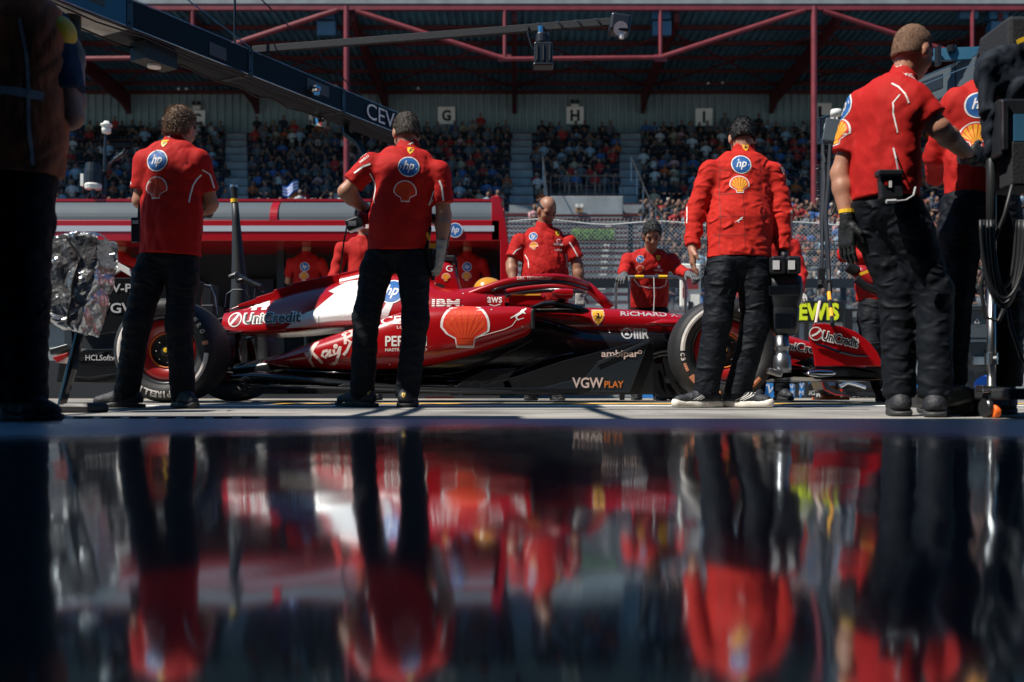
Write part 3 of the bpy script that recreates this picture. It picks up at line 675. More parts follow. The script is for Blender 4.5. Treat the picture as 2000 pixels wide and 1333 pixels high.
# ================================================================ OVERHEAD BOOMS
def boom(A, Bp, h, w, lab, text, tpos, grey=False):
    A, Bp = Vector(A), Vector(Bp); t = (Bp-A).normalized(); L = (Bp-A).length
    side = Vector((t.y, -t.x, 0)).normalized()
    if side.y > 0: side = -side                      # towards the camera
    e = empty('equipment_boom', A, lab, 'boom', 'overhead equipment booms')
    q = t.to_track_quat('Y', 'Z').to_matrix()
    segs = 5
    for k in range(segs):
        a = A+t*(L*k/segs+.008); c = A+t*(L*(k+1)/segs-.008)
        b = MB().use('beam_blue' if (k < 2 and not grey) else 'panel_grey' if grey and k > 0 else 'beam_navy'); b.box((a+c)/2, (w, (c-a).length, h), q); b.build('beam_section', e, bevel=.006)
    for k in range(segs+1):
        c = A+t*(L*k/segs); b = MB().use('dark_steel'); b.box(c, (w+.014, .05, h+.014), q)
        for u_ in (-1,1): b.box(c+side*(w/2+.009)+Z1*u_*h*.36, (.012,.014,.014), q)
        b.build('joint_plate', e)
    for k in range(4):
        c = A+t*(L*(.14+.2*k))+side*(w/2+.003)+Z1*(.02 if k % 2 else -.02); b = MB().use('panel_grey' if not grey else 'dark_steel'); b.box(c, (.008,.30 if k % 2 else .18,h*.5), q); b.build('access_panel', e, bevel=.004)
    b = MB().use('black'); pts_ = [A+t*(L*k_/14)+side*(w/2-.03)-Z1*(h/2+.02+.022*(k_ % 2)) for k_ in range(15)]; b.tube(pts_, .007, 6); pts_ = [p_+side*.04+Z1*.008*((i_*7) % 3) for i_, p_ in enumerate(pts_)]; b.tube(pts_, .005, 6); b.build('cable_run', e)
    b = MB().use('steel'); b.tube([A+Z1*(h/2+.004)-side*0+side*w*.5, Bp+Z1*(h/2+.004)+side*w*.5], .004, 5); b.tube([A-Z1*(h/2)+side*w*.5, Bp-Z1*(h/2)+side*w*.5], .004, 5); b.build('edge_trim', e)
    b = MB().use('beam_pale'); 
    for k in range(2): a = A+t*(L*(.03+.2*k)); c = A+t*(L*(.03+.2*k+.17)); b.box((a+c)/2-Z1*(h/2+.008), (w*.86, (c-a).length, .012), q)
    b.build('underside_cover', e)
    decal('lettering', text, A+t*tpos+side*(w/2+.006), (t if t.x > 0 else -t), Z1, e, off=.006)
    return e, t, side, q
A = Vector((-4.0,5.0,2.80)); Bp = Vector((-1.12,10.26,2.80)); TT = (Bp-A).length
CEVA = [(fit_text('CEVA', .62, .15, bold=.0), 'logo_white', 0)]
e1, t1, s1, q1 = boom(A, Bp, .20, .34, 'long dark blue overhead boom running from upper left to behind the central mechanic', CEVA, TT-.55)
# gadgets under the boom
def on(px_t, up=0, out=0): return A+t1*px_t+Z1*up+s1*out
for k, tt in enumerate((2.05, 2.75)):
    b = MB().use('black'); b.lathe([(0,.1),(.055,.1),(.06,-.1),(0,-.1)], on(tt,-.2,.02), (0,0,1), 14) if k == 0 else b.box(on(tt,-.18,.02), (.16,.3,.13), q1)
    b.build('lamp_housing', e1); b = MB().use('sign_white'); b.lathe([(0,-.012),(.05,-.012),(.05,.012),(0,.012)], on(tt,-.31 if k == 0 else -.25,.02), (0,0,1), 14); b.build('lamp_lens', e1)
b = MB().use('black'); pts = [on(1.7+k*.2, -.13-.04*math.sin(k*1.3)**2, -.05) for k in range(16)]; b.tube(pts, .008, 6); b.build('cable', e1)
b = MB().use('chrome'); c = on(4.35, -.02, .2); b.lathe([(0,-.05),(.03,-.05),(.035,.04),(.015,.06),(0,.06)], c, (1,-.3,.1), 12); b.box(c+Vector((.03,0,-.03)), (.05,.04,.05)); b.build('camera', e1)
b = MB().use('chrome'); c = W(625,238,9.3); b.lathe([(0,-.06),(.035,-.06),(.045,.03),(0,.05)], c, (.3,-.2,-1), 12); b.box(c+Vector((0,0,.05)), (.07,.04,.04)); b.tube([c, c+Z1*.25], .01, 6); b.build('camera', e1)
b = MB().use('black'); b.tube([W(676,247,9.6), W(676,262,9.5), W(700,280,9.4), W(716,310,9.3), W(712,330,9.3)], [.03,.035,.035,.025,.015], 8); b.build('hose', e1)
b = MB().use('black'); b.tube([on(3.6,.11), on(3.6,.75)], .01, 5); b.tube([on(3.6,.75), on(5.55,.11)], .006, 5); b.tube([on(3.6,.75), on(.6,.11)], .006, 5); b.build('stay_wire', e1)
b = MB().use('steel'); b.tube([W(360,-5,7.6), W(492,96,8.3)], .005, 5); b.tube([W(500,103,8.32), W(640,182,9.2)], .005, 5); b.build('stay_cable', e1)
# thin camera arm
P0, P1_ = W(494,98,8.32), W(1196,43,7.75)
e = empty('camera_arm', P0, 'thin black arm reaching right from the boom with a lamp head and camera', 'camera arm')
b = MB().use('black_matte'); b.bar(P0, P1_, .035, .06); b.tube([P0, P0-Z1*.09-X1*.01], .015, 8); b.build('arm', e, bevel=.004)
b = MB().use('plastic'); c = W(1210,50,7.72); b.box(c, (.16,.16,.14), Matrix.Rotation(R(8),3,'Y')); hd = b.build('lamp_head', e, bevel=.02)
b = MB().use('label_white'); b.lathe([(0,-.02),(.045,-.02),(.055,.02),(0,.02)], c+Vector((0,-.06,-.045)), (0,-1,-.5), 16); b.lathe([(0,-.02),(.02,-.02),(.025,.02),(0,.02)], c+Vector((.01,-.05,-.10)), (0,0,1), 10); b.build('lens', e)
b = MB().use('chrome'); b.lathe([(0,.03),(.028,.03),(.028,-.03),(0,-.03)], W(1056,60,7.84), (0,0,1), 14); b.build('clamp', e)
b = MB().use('plastic'); c = W(1061,108,7.84); b.box(c, (.145,.12,.17)); b.lathe([(0,.05),(.045,.04),(.05,-.04),(0,-.05)], W(1058,76,7.84), (0,0,1), 14); b.box(c+Z1*-.09, (.16,.14,.02)); b.build('camera', e, bevel=.012)
b = MB().use('black')
for q in range(3): b.tube([c+Vector((-.05+q*.05,-.062,-.06)), c+Vector((-.05+q*.05,-.062,.06))], .008, 6)
b.build('camera_rib', e)
b = MB().use('dark_steel'); b.tube([W(1031,50,7.85), W(1031,68,7.85), W(1038,92,7.85), W(1045,98,7.85)], .006, 5); b.tube([W(1070,60,7.84), W(1072,80,7.84), W(1064,95,7.84)], .006, 5)
pts = []
for k in range(80):
    t = k/79; p = P0.lerp(P1_, .79+.2*t); a = t*math.pi*2*4; pts.append(p+Vector((0, .03*math.cos(a), .035*math.sin(a))))
b.tube(pts, .006, 5); b.build('cable', e)
# right boom
A2 = Vector((3.27,10.15,2.78)); B2 = Vector((4.84,6.0,2.78))
e2, t2, s2, q2 = boom(A2, B2, .24, .34, 'grey overhead boom coming in from the right behind the tall mechanic', [(fit_text('CEVA', .62, .16), 'logo_white', 0)], .40, grey=True)
b = MB().use('panel_grey'); b.box(W(1628,255,9.5), (.18,.03,.22), Matrix.Rotation(R(-12),3,'Z') @ Matrix.Rotation(R(10),3,'Y')); b.build('junction_box', e2, bevel=.01)
b = MB().use('sign_white'); b.lathe([(0,.05),(.05,.04),(.06,-.02),(0,-.03)], W(1633,223,9.7), (0,0,1), 14); b.build('dome_lamp', e2, smooth=True)
b = MB().use('beam_blue'); b.bar(W(1822,108,8.4), W(1935,104,8.2), .05, .10); b.build('upper_rail', e2)
b = MB().use('dark_steel'); b.box(W(1832,110,8.3), (.03,.06,.16)); b.lathe([(0,.03),(.04,.02),(.03,-.03)], W(1858,95,8.3), (0,0,1), 10); b.build('rail_bracket', e2)
b = MB().use('steel'); b.tube([W(1805,165,8.6), W(1935,112,8.0)], .005, 5); b.build('stay_wire', e2)
# coiled hoses and lifting straps that hang from the right boom
e = empty('air_hose', W(1620,280,8.6), 'coiled black spiral air hose hanging in a loop from the right boom', 'hose')
b = MB().use('black'); pts = []; N = 700
def bez(P, t):
    P = [p.copy() for p in P]
    while len(P) > 1: P = [P[i].lerp(P[i+1], t) for i in range(len(P)-1)]
    return P[0]
CP = [W(1597,322,8.6), W(1597,390,8.6), W(1600,470,8.6), W(1648,430,8.6), W(1632,380,8.6), W(1632,325,8.6)]
for k in range(N):
    t = k/(N-1); a = t*2*math.pi*62; pts.append(bez(CP, t)+Vector((.018*math.cos(a), .018*math.sin(a), 0)))
b.tube(pts, .0045, 5); b.build('coil', e)
e = empty('lifting_strap', W(1605,300,8.2), 'black lifting strap with yellow lower end, left one of the pair on the front wing', 'strap')
b = MB().use('black'); b.tube([W(1607,285,8.6), W(1609,360,8.3), W(1605,430,8.0), W(1606,500,7.7), W(1602,560,7.4)], [.016,.028,.02,.012,.022], 8)
for k in range(8): b.tube([W(1606+2*math.sin(k),300+k*30,8.5-.1*k), W(1610-2*math.sin(k*2),320+k*30,8.45-.1*k)], .02, 6)
b.build('strap', e); b = MB().use('dark_steel'); b.box(W(1604,540,7.45), (.05,.04,.12)); b.tube([W(1607,287,8.6), W(1604,272,8.9)], .01, 6); b.build('buckle', e, bevel=.006)
b = MB().use('logo_pink'); b.tube([W(1601,590,7.2), W(1593,632,6.95)], [.012,.010], 8); b.build('end_rod', e)
e = empty('lifting_strap', W(1617,300,8.2), 'black lifting strap with yellow and black lower rod, right one of the pair', 'strap')
b = MB().use('black'); b.tube([W(1621,285,8.6), W(1617,360,8.3), W(1612,420,8.0), W(1616,480,7.7), W(1618,530,7.4), W(1620,575,7.3)], [.014,.024,.02,.018,.02,.016], 8); b.build('strap', e)
b = MB().use('dark_steel'); b.box(W(1618,560,7.35), (.05,.04,.10)); b.build('buckle', e, bevel=.006)
b = MB()
for k in range(4): b.use('shell_yellow' if k % 2 == 0 else 'black'); b.tube([W(1619+k*1.8,572+k*16,7.25-.1*k), W(1619+(k+1)*1.8,572+(k+1)*16,7.15-.1*k)], .014, 8)
b.build('end_rod', e)
# ================================================================ RACING CAR
CY = 7.82
CAR = empty('racing_car', (W(870,0,CY).x, CY, .05), 'red open wheel racing car with black lower body and yellow helmeted driver', 'racing car')
def cx(px, off=0): return (px-1000)*(CY-off)/FP
def cz(py, off=0): return CZ+(HY-py)*(CY-off)/FP
def ring(x, w, zt, zb, e=2.4, n=32, cy=CY, eb=None):
    r = []; zc = (zt+zb)/2; h = (zt-zb)/2
    for k in range(n):
        a = 2*math.pi*k/n; c, s = math.cos(a), math.sin(a); q = (eb or e) if s < 0 else e
        r.append((x, cy-w*math.copysign(abs(c)**(2/q), c), zc+h*math.copysign(abs(s)**(2/q), s)))
    return r
def interp(st, n=6):                     # smooth stations (Catmull-Rom)
    out = []; A = [np.array(s, float) for s in st]
    for i in range(len(A)-1):
        p0 = A[max(i-1,0)]; p1 = A[i]; p2 = A[i+1]; p3 = A[min(i+2,len(A)-1)]
        for k in range(n):
            t = k/n; out.append(.5*((2*p1)+(-p0+p2)*t+(2*p0-5*p1+4*p2-p3)*t*t+(-p0+3*p1-3*p2+p3)*t**3))
    out.append(A[-1]); return out
def ring2(x, w, zt, zb, e, n=40, cy=CY, low=.16):       # widest near its lower edge
    r = []; zc = zb+(zt-zb)*low
    for k in range(n):
        a = 2*math.pi*k/n; c, s = math.cos(a), math.sin(a); q = 5 if s < 0 else e; h = (zc-zb) if s < 0 else (zt-zc)
        r.append((x, cy-w*math.copysign(abs(c)**(2/q), c), zc+h*math.copysign(abs(s)**(2/q), s)))
    return r
def body(name, st, off, m, e=2.4, cy=CY, parent=CAR, eb=None, low=None):
    b = MB().use(m); b.loft([ring2(cx(s[0],off), s[3], cz(s[1],off), cz(s[2],off), s[4] if len(s) > 4 else e, low=low) if low else ring(cx(s[0],off), s[3], cz(s[1],off), cz(s[2],off), s[4] if len(s) > 4 else e, cy=cy, eb=eb) for s in interp(st)])
    o = b.build(name, parent); smooth_angle(o, 50); return o
nose = body('nose_cone', [(1030,598,650,.37,3.5),(1120,598,660,.37,3.2),(1200,600,664,.34,3),(1300,607,668,.29,3),(1400,622,676,.24,3),(1500,642,688,.20,2.8),(1570,657,700,.17,2.6),(1640,681,718,.14,2.4),(1690,704,729,.11,2.2),(1712,716,732,.06,2)], .25, 'car_red')
tub = body('lower_tub', [(1000,612,750,.43,4),(1100,624,752,.40,4),(1200,634,742,.345,4),(1290,638,698,.295,4),(1400,650,694,.235,4),(1500,668,699,.19,3)], .25, 'carbon')
cover = body('engine_cover', [(418,606,640,.10,1.8),(450,598,650,.18,1.7),(500,583,653,.27,1.6),(570,560,650,.36,1.45),(640,545,642,.42,1.4),(700,534,640,.45,1.4),(770,528,640,.46,1.6),(830,540,640,.46,2.0),(860,556,640,.47,2.5),(900,560,640,.44,3.2),(950,553,645,.38,3.8),(986,553,645,.37,4)], .3, 'car_red', low=.2)
b = MB().use('car_red'); P = [(440,608),(466,598),(467,595),(500,584),(501,581),(534,571),(535,567),(570,557),(571,554),(640,540),(700,527),(760,518),(760,560),(600,575),(470,600)]
b.prism([(cx(x,0), CY-.011, cz(y,0)+.0) for x, y in P], (0,.022,0)); b.build('shark_fin', CAR, bevel=.004)
for k_, (y0_, y1_) in enumerate(((566,590),(578,604),(592,616))):
    b = MB().use('car_red'); rr = []
    for x_, t_ in ((470,0),(540,.45),(610,.9),(650,1)):
        yy_ = y1_+(y0_-y1_)*t_; rr.append(ring(cx(x_,.3), .035*math.sin(math.pi*(.15+.75*t_)), cz(yy_,.3)+.016, cz(yy_,.3)-.018, 2, n=12, cy=CY-(.08+.07*k_+.10*t_)))
    b.loft(rr)
hoop = body('airbox', [(660,537,600,.07,2),(720,522,600,.10,2.3),(790,508,600,.12,2.6),(850,505,600,.13,3),(882,512,600,.135,3),(900,560,600,.14,3)], .12, 'car_red')
def pod(sgn, name):
    b = MB().use('car_red'); S = interp([(500,703,708,.40,.10,2.2),(540,688,716,.44,.14,2.3),(600,666,721,.49,.17,2.4),(680,640,723,.555,.18,2.6),(740,622,722,.60,.19,2.8),(800,604,719,.635,.20,3),(850,599,712,.655,.20,3.2),(910,598,698,.665,.19,3.4),(970,598,679,.67,.18,3.4),(1020,599,660,.67,.17,3.4),(1036,601,650,.67,.165,3.4)])
    b.loft([ring(cx(s[0],.67), s[4], cz(s[1],.67), cz(s[2],.67), s[5], cy=CY-sgn*(s[3]-s[4]*.35), n=36) for s in S])
    o = b.build(name, CAR); smooth_angle(o, 50); return o
podn = pod(1, 'sidepod'); podf = pod(-1, 'sidepod')
for sg in (1,-1):
    b = MB().use('black'); b.box((cx(1040,.67), CY-sg*.60, cz(626,.67)), (.03,.40,.15)); b.build('air_inlet', CAR, bevel=.02)
und = body('undercut_body', [(440,706,750,.30,3),(520,690,752,.36,3),(640,655,752,.44,3),(760,630,752,.50,3.4),(900,640,752,.52,3.4),(1035,612,752,.50,4),(1150,636,752,.44,4),(1230,640,748,.38,4),(1275,642,740,.33,4)], .5, 'carbon')
# wide side vane of the floor front and the black boards in front of the pods
def plate(name, pts, off, th, m, parent=CAR, bev=.003):
    b = MB().use(m); b.prism([(cx(x,off), CY-off, cz(y,off)) for x, y in pts], (0,th,0)); return b.build(name, parent, bevel=bev)
for off, th in ((.74,.02),(-.74,-.02)):
    plate('side_board', [(1276,660),(1277,771),(905,773),(950,752),(1010,735),(1100,705),(1160,690)], off, th, 'carbon')
    o = plate('floor_vane', [(1270,664),(1165,712),(1143,738),(1100,747),(1035,765),(1230,767)], off+math.copysign(.025, off), th, 'car_dark')
    plate('pod_strake', [(1010,718),(985,752),(930,766),(880,768),(905,742),(950,722)], off-math.copysign(.03, off), th, 'carbon')
b = MB().use('carbon')                    # floor slab with upturned edge
out = [(448,.30),(470,.60),(560,.70),(700,.74),(880,.76),(1000,.78),(1200,.76),(1275,.60)]
top = [(cx(x,.7), CY-o, .155) for x, o in out]+[(cx(x,.7), CY+o, .155) for x, o in reversed(out)]
b.prism(top, (0,0,-.045)); b.build('floor', CAR, bevel=.006)
for sg in (1,-1):
    b = MB().use('carbon'); rr = []
    for x, zc, w, h in ((452,742,.10,.04),(500,738,.14,.045),(580,742,.12,.035),(680,750,.10,.025),(800,757,.08,.015),(980,762,.06,.012)):
        rr.append(ring(cx(x,.66), w, cz(zc,.66)+h, cz(zc,.66)-h, 2.2, n=16, cy=CY-sg*.60))
    b.loft(rr); o = b.build('floor_edge_fairing', CAR); smooth_angle(o, 60)
    plate('floor_edge_wing', [(455,764),(500,758),(560,762),(560,768),(490,771),(455,770)], sg*.80, sg*.05, 'dark_steel')
    plate('floor_edge_wing', [(660,754),(672,750),(700,751),(1000,764),(1000,767),(700,765),(668,760)], sg*.79, sg*.04, 'dark_steel')
    b = MB().use('dark_steel'); b.tube([(cx(520,.8),CY-sg*.80,cz(758,.8)),(cx(537,.8),CY-sg*.62,cz(733,.8))], .006, 6); b.build('floor_stay', CAR)
b = MB().use('rim_red'); b.box((cx(860,.7),CY-.72,cz(777,.7)), (.2,.08,.012)); b.build('skid_strip', CAR)
# cockpit: opening, headrest, halo, mirrors
b = MB().use('black'); b.box((cx(1045,.2), CY, cz(598,.2)+.012), (.50,.50,.02)); b.build('cockpit_opening', CAR, bevel=.008)
b = MB().use('car_red'); b.box((cx(1030,.25), CY-.30, cz(588,.3)), (.28,.06,.09)); b.box((cx(1030,.25), CY+.30, cz(588,.3)), (.28,.06,.09)); b.build('headrest', CAR, bevel=.015)
b = MB().use('shell_yellow'); b.box((cx(1027,.3), CY-.335, cz(577,.3)), (.22,.012,.012)); b.build('headrest_line', CAR)
H = [(905,580,.33),(960,560,.345),(1000,549,.345),(1050,543,.33),(1090,542,.29),(1120,548,.21),(1140,555,.10),(1147,558,0)]
b = MB().use('car_red'); pts = [Vector((cx(x,o), CY-o, cz(y,o))) for x, y, o in H]; pts = pts+[Vector((p.x, 2*CY-p.y, p.z)) for p in reversed(pts[:-1])]
P = [np.array(p) for p in pts]; P2 = [Vector(q) for q in interp(P, 4)]
def sweep(b, pts, rw, rh, n=14):
    rr = []
    for i, p in enumerate(pts):
        t = (pts[min(i+1,len(pts)-1)]-pts[max(i-1,0)]).normalized(); sd = t.cross(Z1).normalized(); up = sd.cross(t)
        rr.append([p+sd*math.cos(2*math.pi*k/n)*rw+up*math.sin(2*math.pi*k/n)*rh for k in range(n)])
    b.loft(rr)
sweep(b, P2, .025, .027); o = b.build('halo', CAR, smooth=True); halo_o = o
b = MB().use('car_red'); C0 = [(1142,556),(1155,566),(1172,582),(1192,602)]; rr = []
for i, (x, y) in enumerate(C0): rr.append([(cx(x,0)+.035*math.cos(a), CY+(.02+.008*i)*math.sin(a), cz(y,0)+.02*math.cos(a)) for a in [2*math.pi*k/12 for k in range(12)]])
b.loft(rr); b.build('halo_pylon', CAR, smooth=True)
b = MB().use('carbon'); sweep(b, [q-Z1*.035 for q in P2[4:-4]], .022, .018); b.build('halo_fairing', CAR, smooth=True)
for sg in (1,-1):
    b = MB().use('car_red'); b.loft([ring(cx(x,.7), .10, cz(574,.7)+h, cz(574,.7)-h, 3, n=16, cy=CY-sg*.68) for x, h in ((1078,.01),(1085,.030),(1105,.036),(1118,.032))]); mo = b.build('mirror', CAR); smooth_angle(mo)
    b = MB().use('chrome'); b.box((cx(1080,.7), CY-sg*.68, cz(574,.7)), (.008,.16,.036)); b.build('mirror_glass', mo)
    b = MB().use('carbon'); b.bar((cx(1098,.6),CY-sg*.66,cz(582,.7)), (cx(1085,.5),CY-sg*.52,cz(600,.5)), .05, .014)
    b.loft([ring(cx(x,.7), .05, cz(zc,.7)+h, cz(zc,.7)-h, 2.2, n=14, cy=CY-sg*.62) for x, zc, h in ((1035,600,.004),(1060,592,.018),(1090,590,.02),(1130,600,.022),(1150,604,.004))]); b.build('mirror_stalk', CAR)
b = MB().use('carbon')
for sg in (1,-1): b.loft([ring(cx(x,.6), .13, cz(zc,.6)+h, cz(zc,.6)-h, 2.4, n=16, cy=CY-sg*.50) for x, zc, h in ((1040,604,.02),(1090,603,.022),(1140,606,.02),(1152,608,.004))])
b.build('shoulder_vane', CAR)
# airbox hole (small side duct)
b = MB().use('black'); b.lathe([(0,0),(1,0),(1,.02),(0,.02)], (0,0,0), (0,-1,0), 20)
b.v = [(cx(857,.14)+v[0]*.047, CY-.145+v[1], cz(563,.14)+v[2]*.032) for v in b.v]; b.build('side_duct', CAR)
for sg in (1,-1):
    b = MB().use('black'); b.bar((cx(893,.1),CY-sg*.12,cz(556,.1)), (cx(889,.1),CY-sg*.05,cz(502,.1)), .012); b.build('antenna', CAR)
b = MB().use('black'); b.box((cx(876,.1),CY,cz(505,.1)), (.10,.2,.05)); b.build('air_intake', CAR, bevel=.01)
# ---------------- livery
SD = lambda d: d/FP
bv = {'cover': bvh_of(cover), 'pod': bvh_of(podn), 'nose': bvh_of(nose), 'und': bvh_of(und), 'hoop': bvh_of(hoop), 'halo': bvh_of(halo_o), 'tub': bvh_of(tub)}
_cl = MB(); 
def bvm(*objs):
    V = []; Fc = []
    for o in objs:
        M = Matrix.Identity(4); p = o.parent
        while p: M = p.matrix_basis @ M; p = p.parent
        n = len(V); V += [M @ v.co for v in o.data.vertices]; Fc += [tuple(i+n for i in f.vertices) for f in o.data.polygons]
    return BVHTree.FromPolygons(V, Fc)
allb = bvm(cover, podn, nose, und, hoop, tub)
def livery(name, L, px, py, d, bvh=allb, parent=CAR, **k):
    o = W(px, py, d); o.y -= .7; return decal(name, L, o, X1, Z1, parent, bvh, reach=2.0, **k)
def pp(pts, px, py, d): return [((x-px)*d/FP, (py-y)*d/FP) for x, y in pts]     # outline measured on the photo, in metres round its own centre
s7 = 7.5/FP; s71 = 7.12/FP
livery('white_band', [(poly2d([pp([(560,642),(600,612),(618,606),(650,572),(636,566),(672,540),(690,530),(738,520),(735,540),(752,575),(745,642),(650,640)], 660, 590, 7.5)]), 'car_white', 0)], 660, 590, 7.5, bv['cover'], off=.006, maxlen=.02)
livery('white_band', [(poly2d([pp([(740,622),(765,570),(780,560),(775,575),(757,625)], 760, 600, 7.4)]), 'car_white', 0)], 760, 600, 7.4, bv['cover'], off=.004)
livery('emblem', place(hp(), 0, 0, .10), 766, 570, 7.5, bv['cover'], off=.005)
livery('lettering', [(tr(fit_text('UniCredit', .50, .098, bold=.07), .05, 0), 'logo_white', 0), (tr(fit_text('UniCredit', .47, .082, bold=.015), .05, 0), 'logo_black', 2), (poly2d([circ(.060, 24, -.27, -.005)]), 'logo_white', 0), (poly2d([circ(.050, 24, -.27, -.005)]), 'rim_red', 1), (line2d([(-.30,-.04),(-.268,0),(-.24,.045)], .02), 'logo_white', 2)], 520, 621, 7.55, bv['cover'], off=.005, maxlen=.014, lift=.002)
livery('number', [(fit_text('44', .20, .10, bold=.08), 'logo_white', 0)], 497, 592, 7.6, bv['cover'], off=.004)
livery('lettering', [(fit_text('CEVA', .33, .062, bold=.01), 'logo_white', 0), (tr(fit_text('LOGISTICS', .2, .02), .06, -.055), 'logo_white', 0)], 790, 627, 7.2, bv['pod'])
livery('lettering', [(fit_text('PERONI', .30, .075, bold=.02), 'logo_white', 0), (tr(fit_text('NASTRO AZZURRO', .30, .022, bold=.02), 0, -.062), 'logo_white', 0)], 794, 667, 7.1, bv['pod'])
# hand drawn script on the pod
RB = []
for st in ([(592,696),(604,676),(611,664)], [(588,690),(606,690),(624,709)], [(604,716),(598,702),(605,680),(614,664),(622,660)],
           [(636,684),(627,686),(624,694),(631,698),(638,688),(640,682),(640,696),(646,692)], [(648,682),(650,692),(657,688),(661,678)], [(662,676),(659,692),(652,708),(644,711)],
           [(667,645),(671,660),(672,672)], [(663,654),(674,646),(683,645),(684,654),(672,661),(683,668),(676,684),(668,694)]):
    RB.append((line2d(pp(st, 640, 680, 7.1), .021), 'logo_pink', 0))
RB.append((poly2d([circ(.018, 14, *pp([(652,676)], 640, 680, 7.1)[0])]), 'logo_pink', 0))
livery('lettering', RB, 640, 680, 7.1, bv['pod'])
livery('emblem', place(PEC_SHADE, 0, 0, .172), 909, 637, 7.08, bv['pod'], maxlen=.05)
livery('lettering', [(fit_text('IBM', .205, .058, bold=.03), 'logo_white', 0)]+[(poly2d([[(-.12,-.03+.0145*k),(.12,-.03+.0145*k),(.12,-.0265+.0145*k),(-.12,-.0265+.0145*k)]]), 'car_red', 1) for k in range(1,5)], 871, 592, 7.4, bv['cover'])
livery('lettering', [(fit_text('aws', .11, .045, bold=.01), 'logo_white', 0), (line2d([(-.04,-.035),(0,-.045),(.045,-.032)], .006), 'logo_white', 0)], 966, 586, 7.45, bv['cover'])
livery('emblem', place(puma(), 0, 0, .058), 1013, 613, 7.1, bv['pod'])
livery('pinstripe', [(line2d(pp([(905,668),(950,655),(985,645),(1000,638),(1008,627),(1023,623)], 960, 640, 7.1), .005), 'logo_white', 0)], 960, 640, 7.1, bv['pod'])
livery('emblem', place([(poly2d([SHIELD]), 'logo_white', 0), (tr(poly2d([SHIELD]), s=.92), 'shell_yellow', 1), (tr(poly2d([HORSE]), 0, .02, .68), 'logo_black', 2)], 0, 0, .066), 1168, 620, 7.47, allb)
livery('lettering', [(fit_text('RICHARD MILLE', .60, .037, bold=.02), 'logo_grey', 0)], 1288, 613.5, 7.55, allb)
livery('lettering', [(poly2d([circ(.043, 24), circ(.032, 24)]), 'logo_grey', 0), (poly2d([[(-.02,-.014),(.02,-.014),(0,.022)]]), 'logo_grey', 0)]+[(poly2d([[(.052+.022*k,-.04),(.066+.022*k,-.04),(.066+.022*k,.04),(.052+.022*k,.04)]]), 'logo_grey', 0) for k in range(3)]+[(tr(fit_text('R', .055, .08, bold=.03), .145, 0), 'logo_grey', 0)], 1224, 652, 7.5, allb)
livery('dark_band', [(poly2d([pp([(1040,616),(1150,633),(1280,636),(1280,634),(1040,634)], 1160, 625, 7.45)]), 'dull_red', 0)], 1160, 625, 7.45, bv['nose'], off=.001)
dV = CY-.74-.025; 
for s, w, h, px, py, m in (('ambipar', .265, .066, 1211, 693, 'logo_pink'), ('VGW', .22, .075, 1148, 748, 'logo_pink'), ('PLAY', .135, .047, 1199, 751, 'orange_line')):
    o = W(px, py, dV-.003); decal('lettering', [(fit_text(s, w, h, bold=.02), m, 0)], o, X1, Z1, CAR)
decal('lettering', [(poly2d([circ(.013,16), circ(.009,16)]), 'logo_pink', 0)], W(1250,688,dV-.003), X1, Z1, CAR)
for s, w, h, px, py in (('brembo', .19, .034, 571, 734), ('MAHLE', .155, .035, 645, 739), ('SKF', .14, .036, 764, 743), ('CTAVIST', .18, .02, 838, 745)):
    livery('lettering', [(fit_text(s, w, h, bold=.02), 'logo_pink', 0)], px, py, 7.3, allb)
livery('emblem', [(poly2d([circ(.045, 22), circ(.039, 22)]), 'logo_grey', 0), (fit_text('FIA', .055, .04, bold=.02), 'logo_grey', 0)], 483, 748, 7.15, None if 0 else bvm(*[o for o in CAR.children if o.name.startswith('floor_edge_fairing')]))
livery('lettering', [(fit_text('DXC TECHNOLOGY', .27, .026, bold=.02), 'logo_pink', 0)], 1045, 544, 7.48, bv['halo'], maxlen=.02)
livery('lettering', [(fit_text('G', .05, .05), 'logo_white', 0)], 877, 524, 7.68, bv['hoop']); livery('emblem', place(PEC, 0, 0, .034), 871, 542, 7.68, bv['hoop'])
livery('emblem', [(tr(fit_text('UniCredit', .37, .072, bold=.07), .03, 0, rot=-8), 'logo_white', 0), (tr(fit_text('UniCredit', .35, .06, bold=.015), .03, 0, rot=-8), 'logo_black', 2)], 1566, 679, 7.6, bv['nose'])
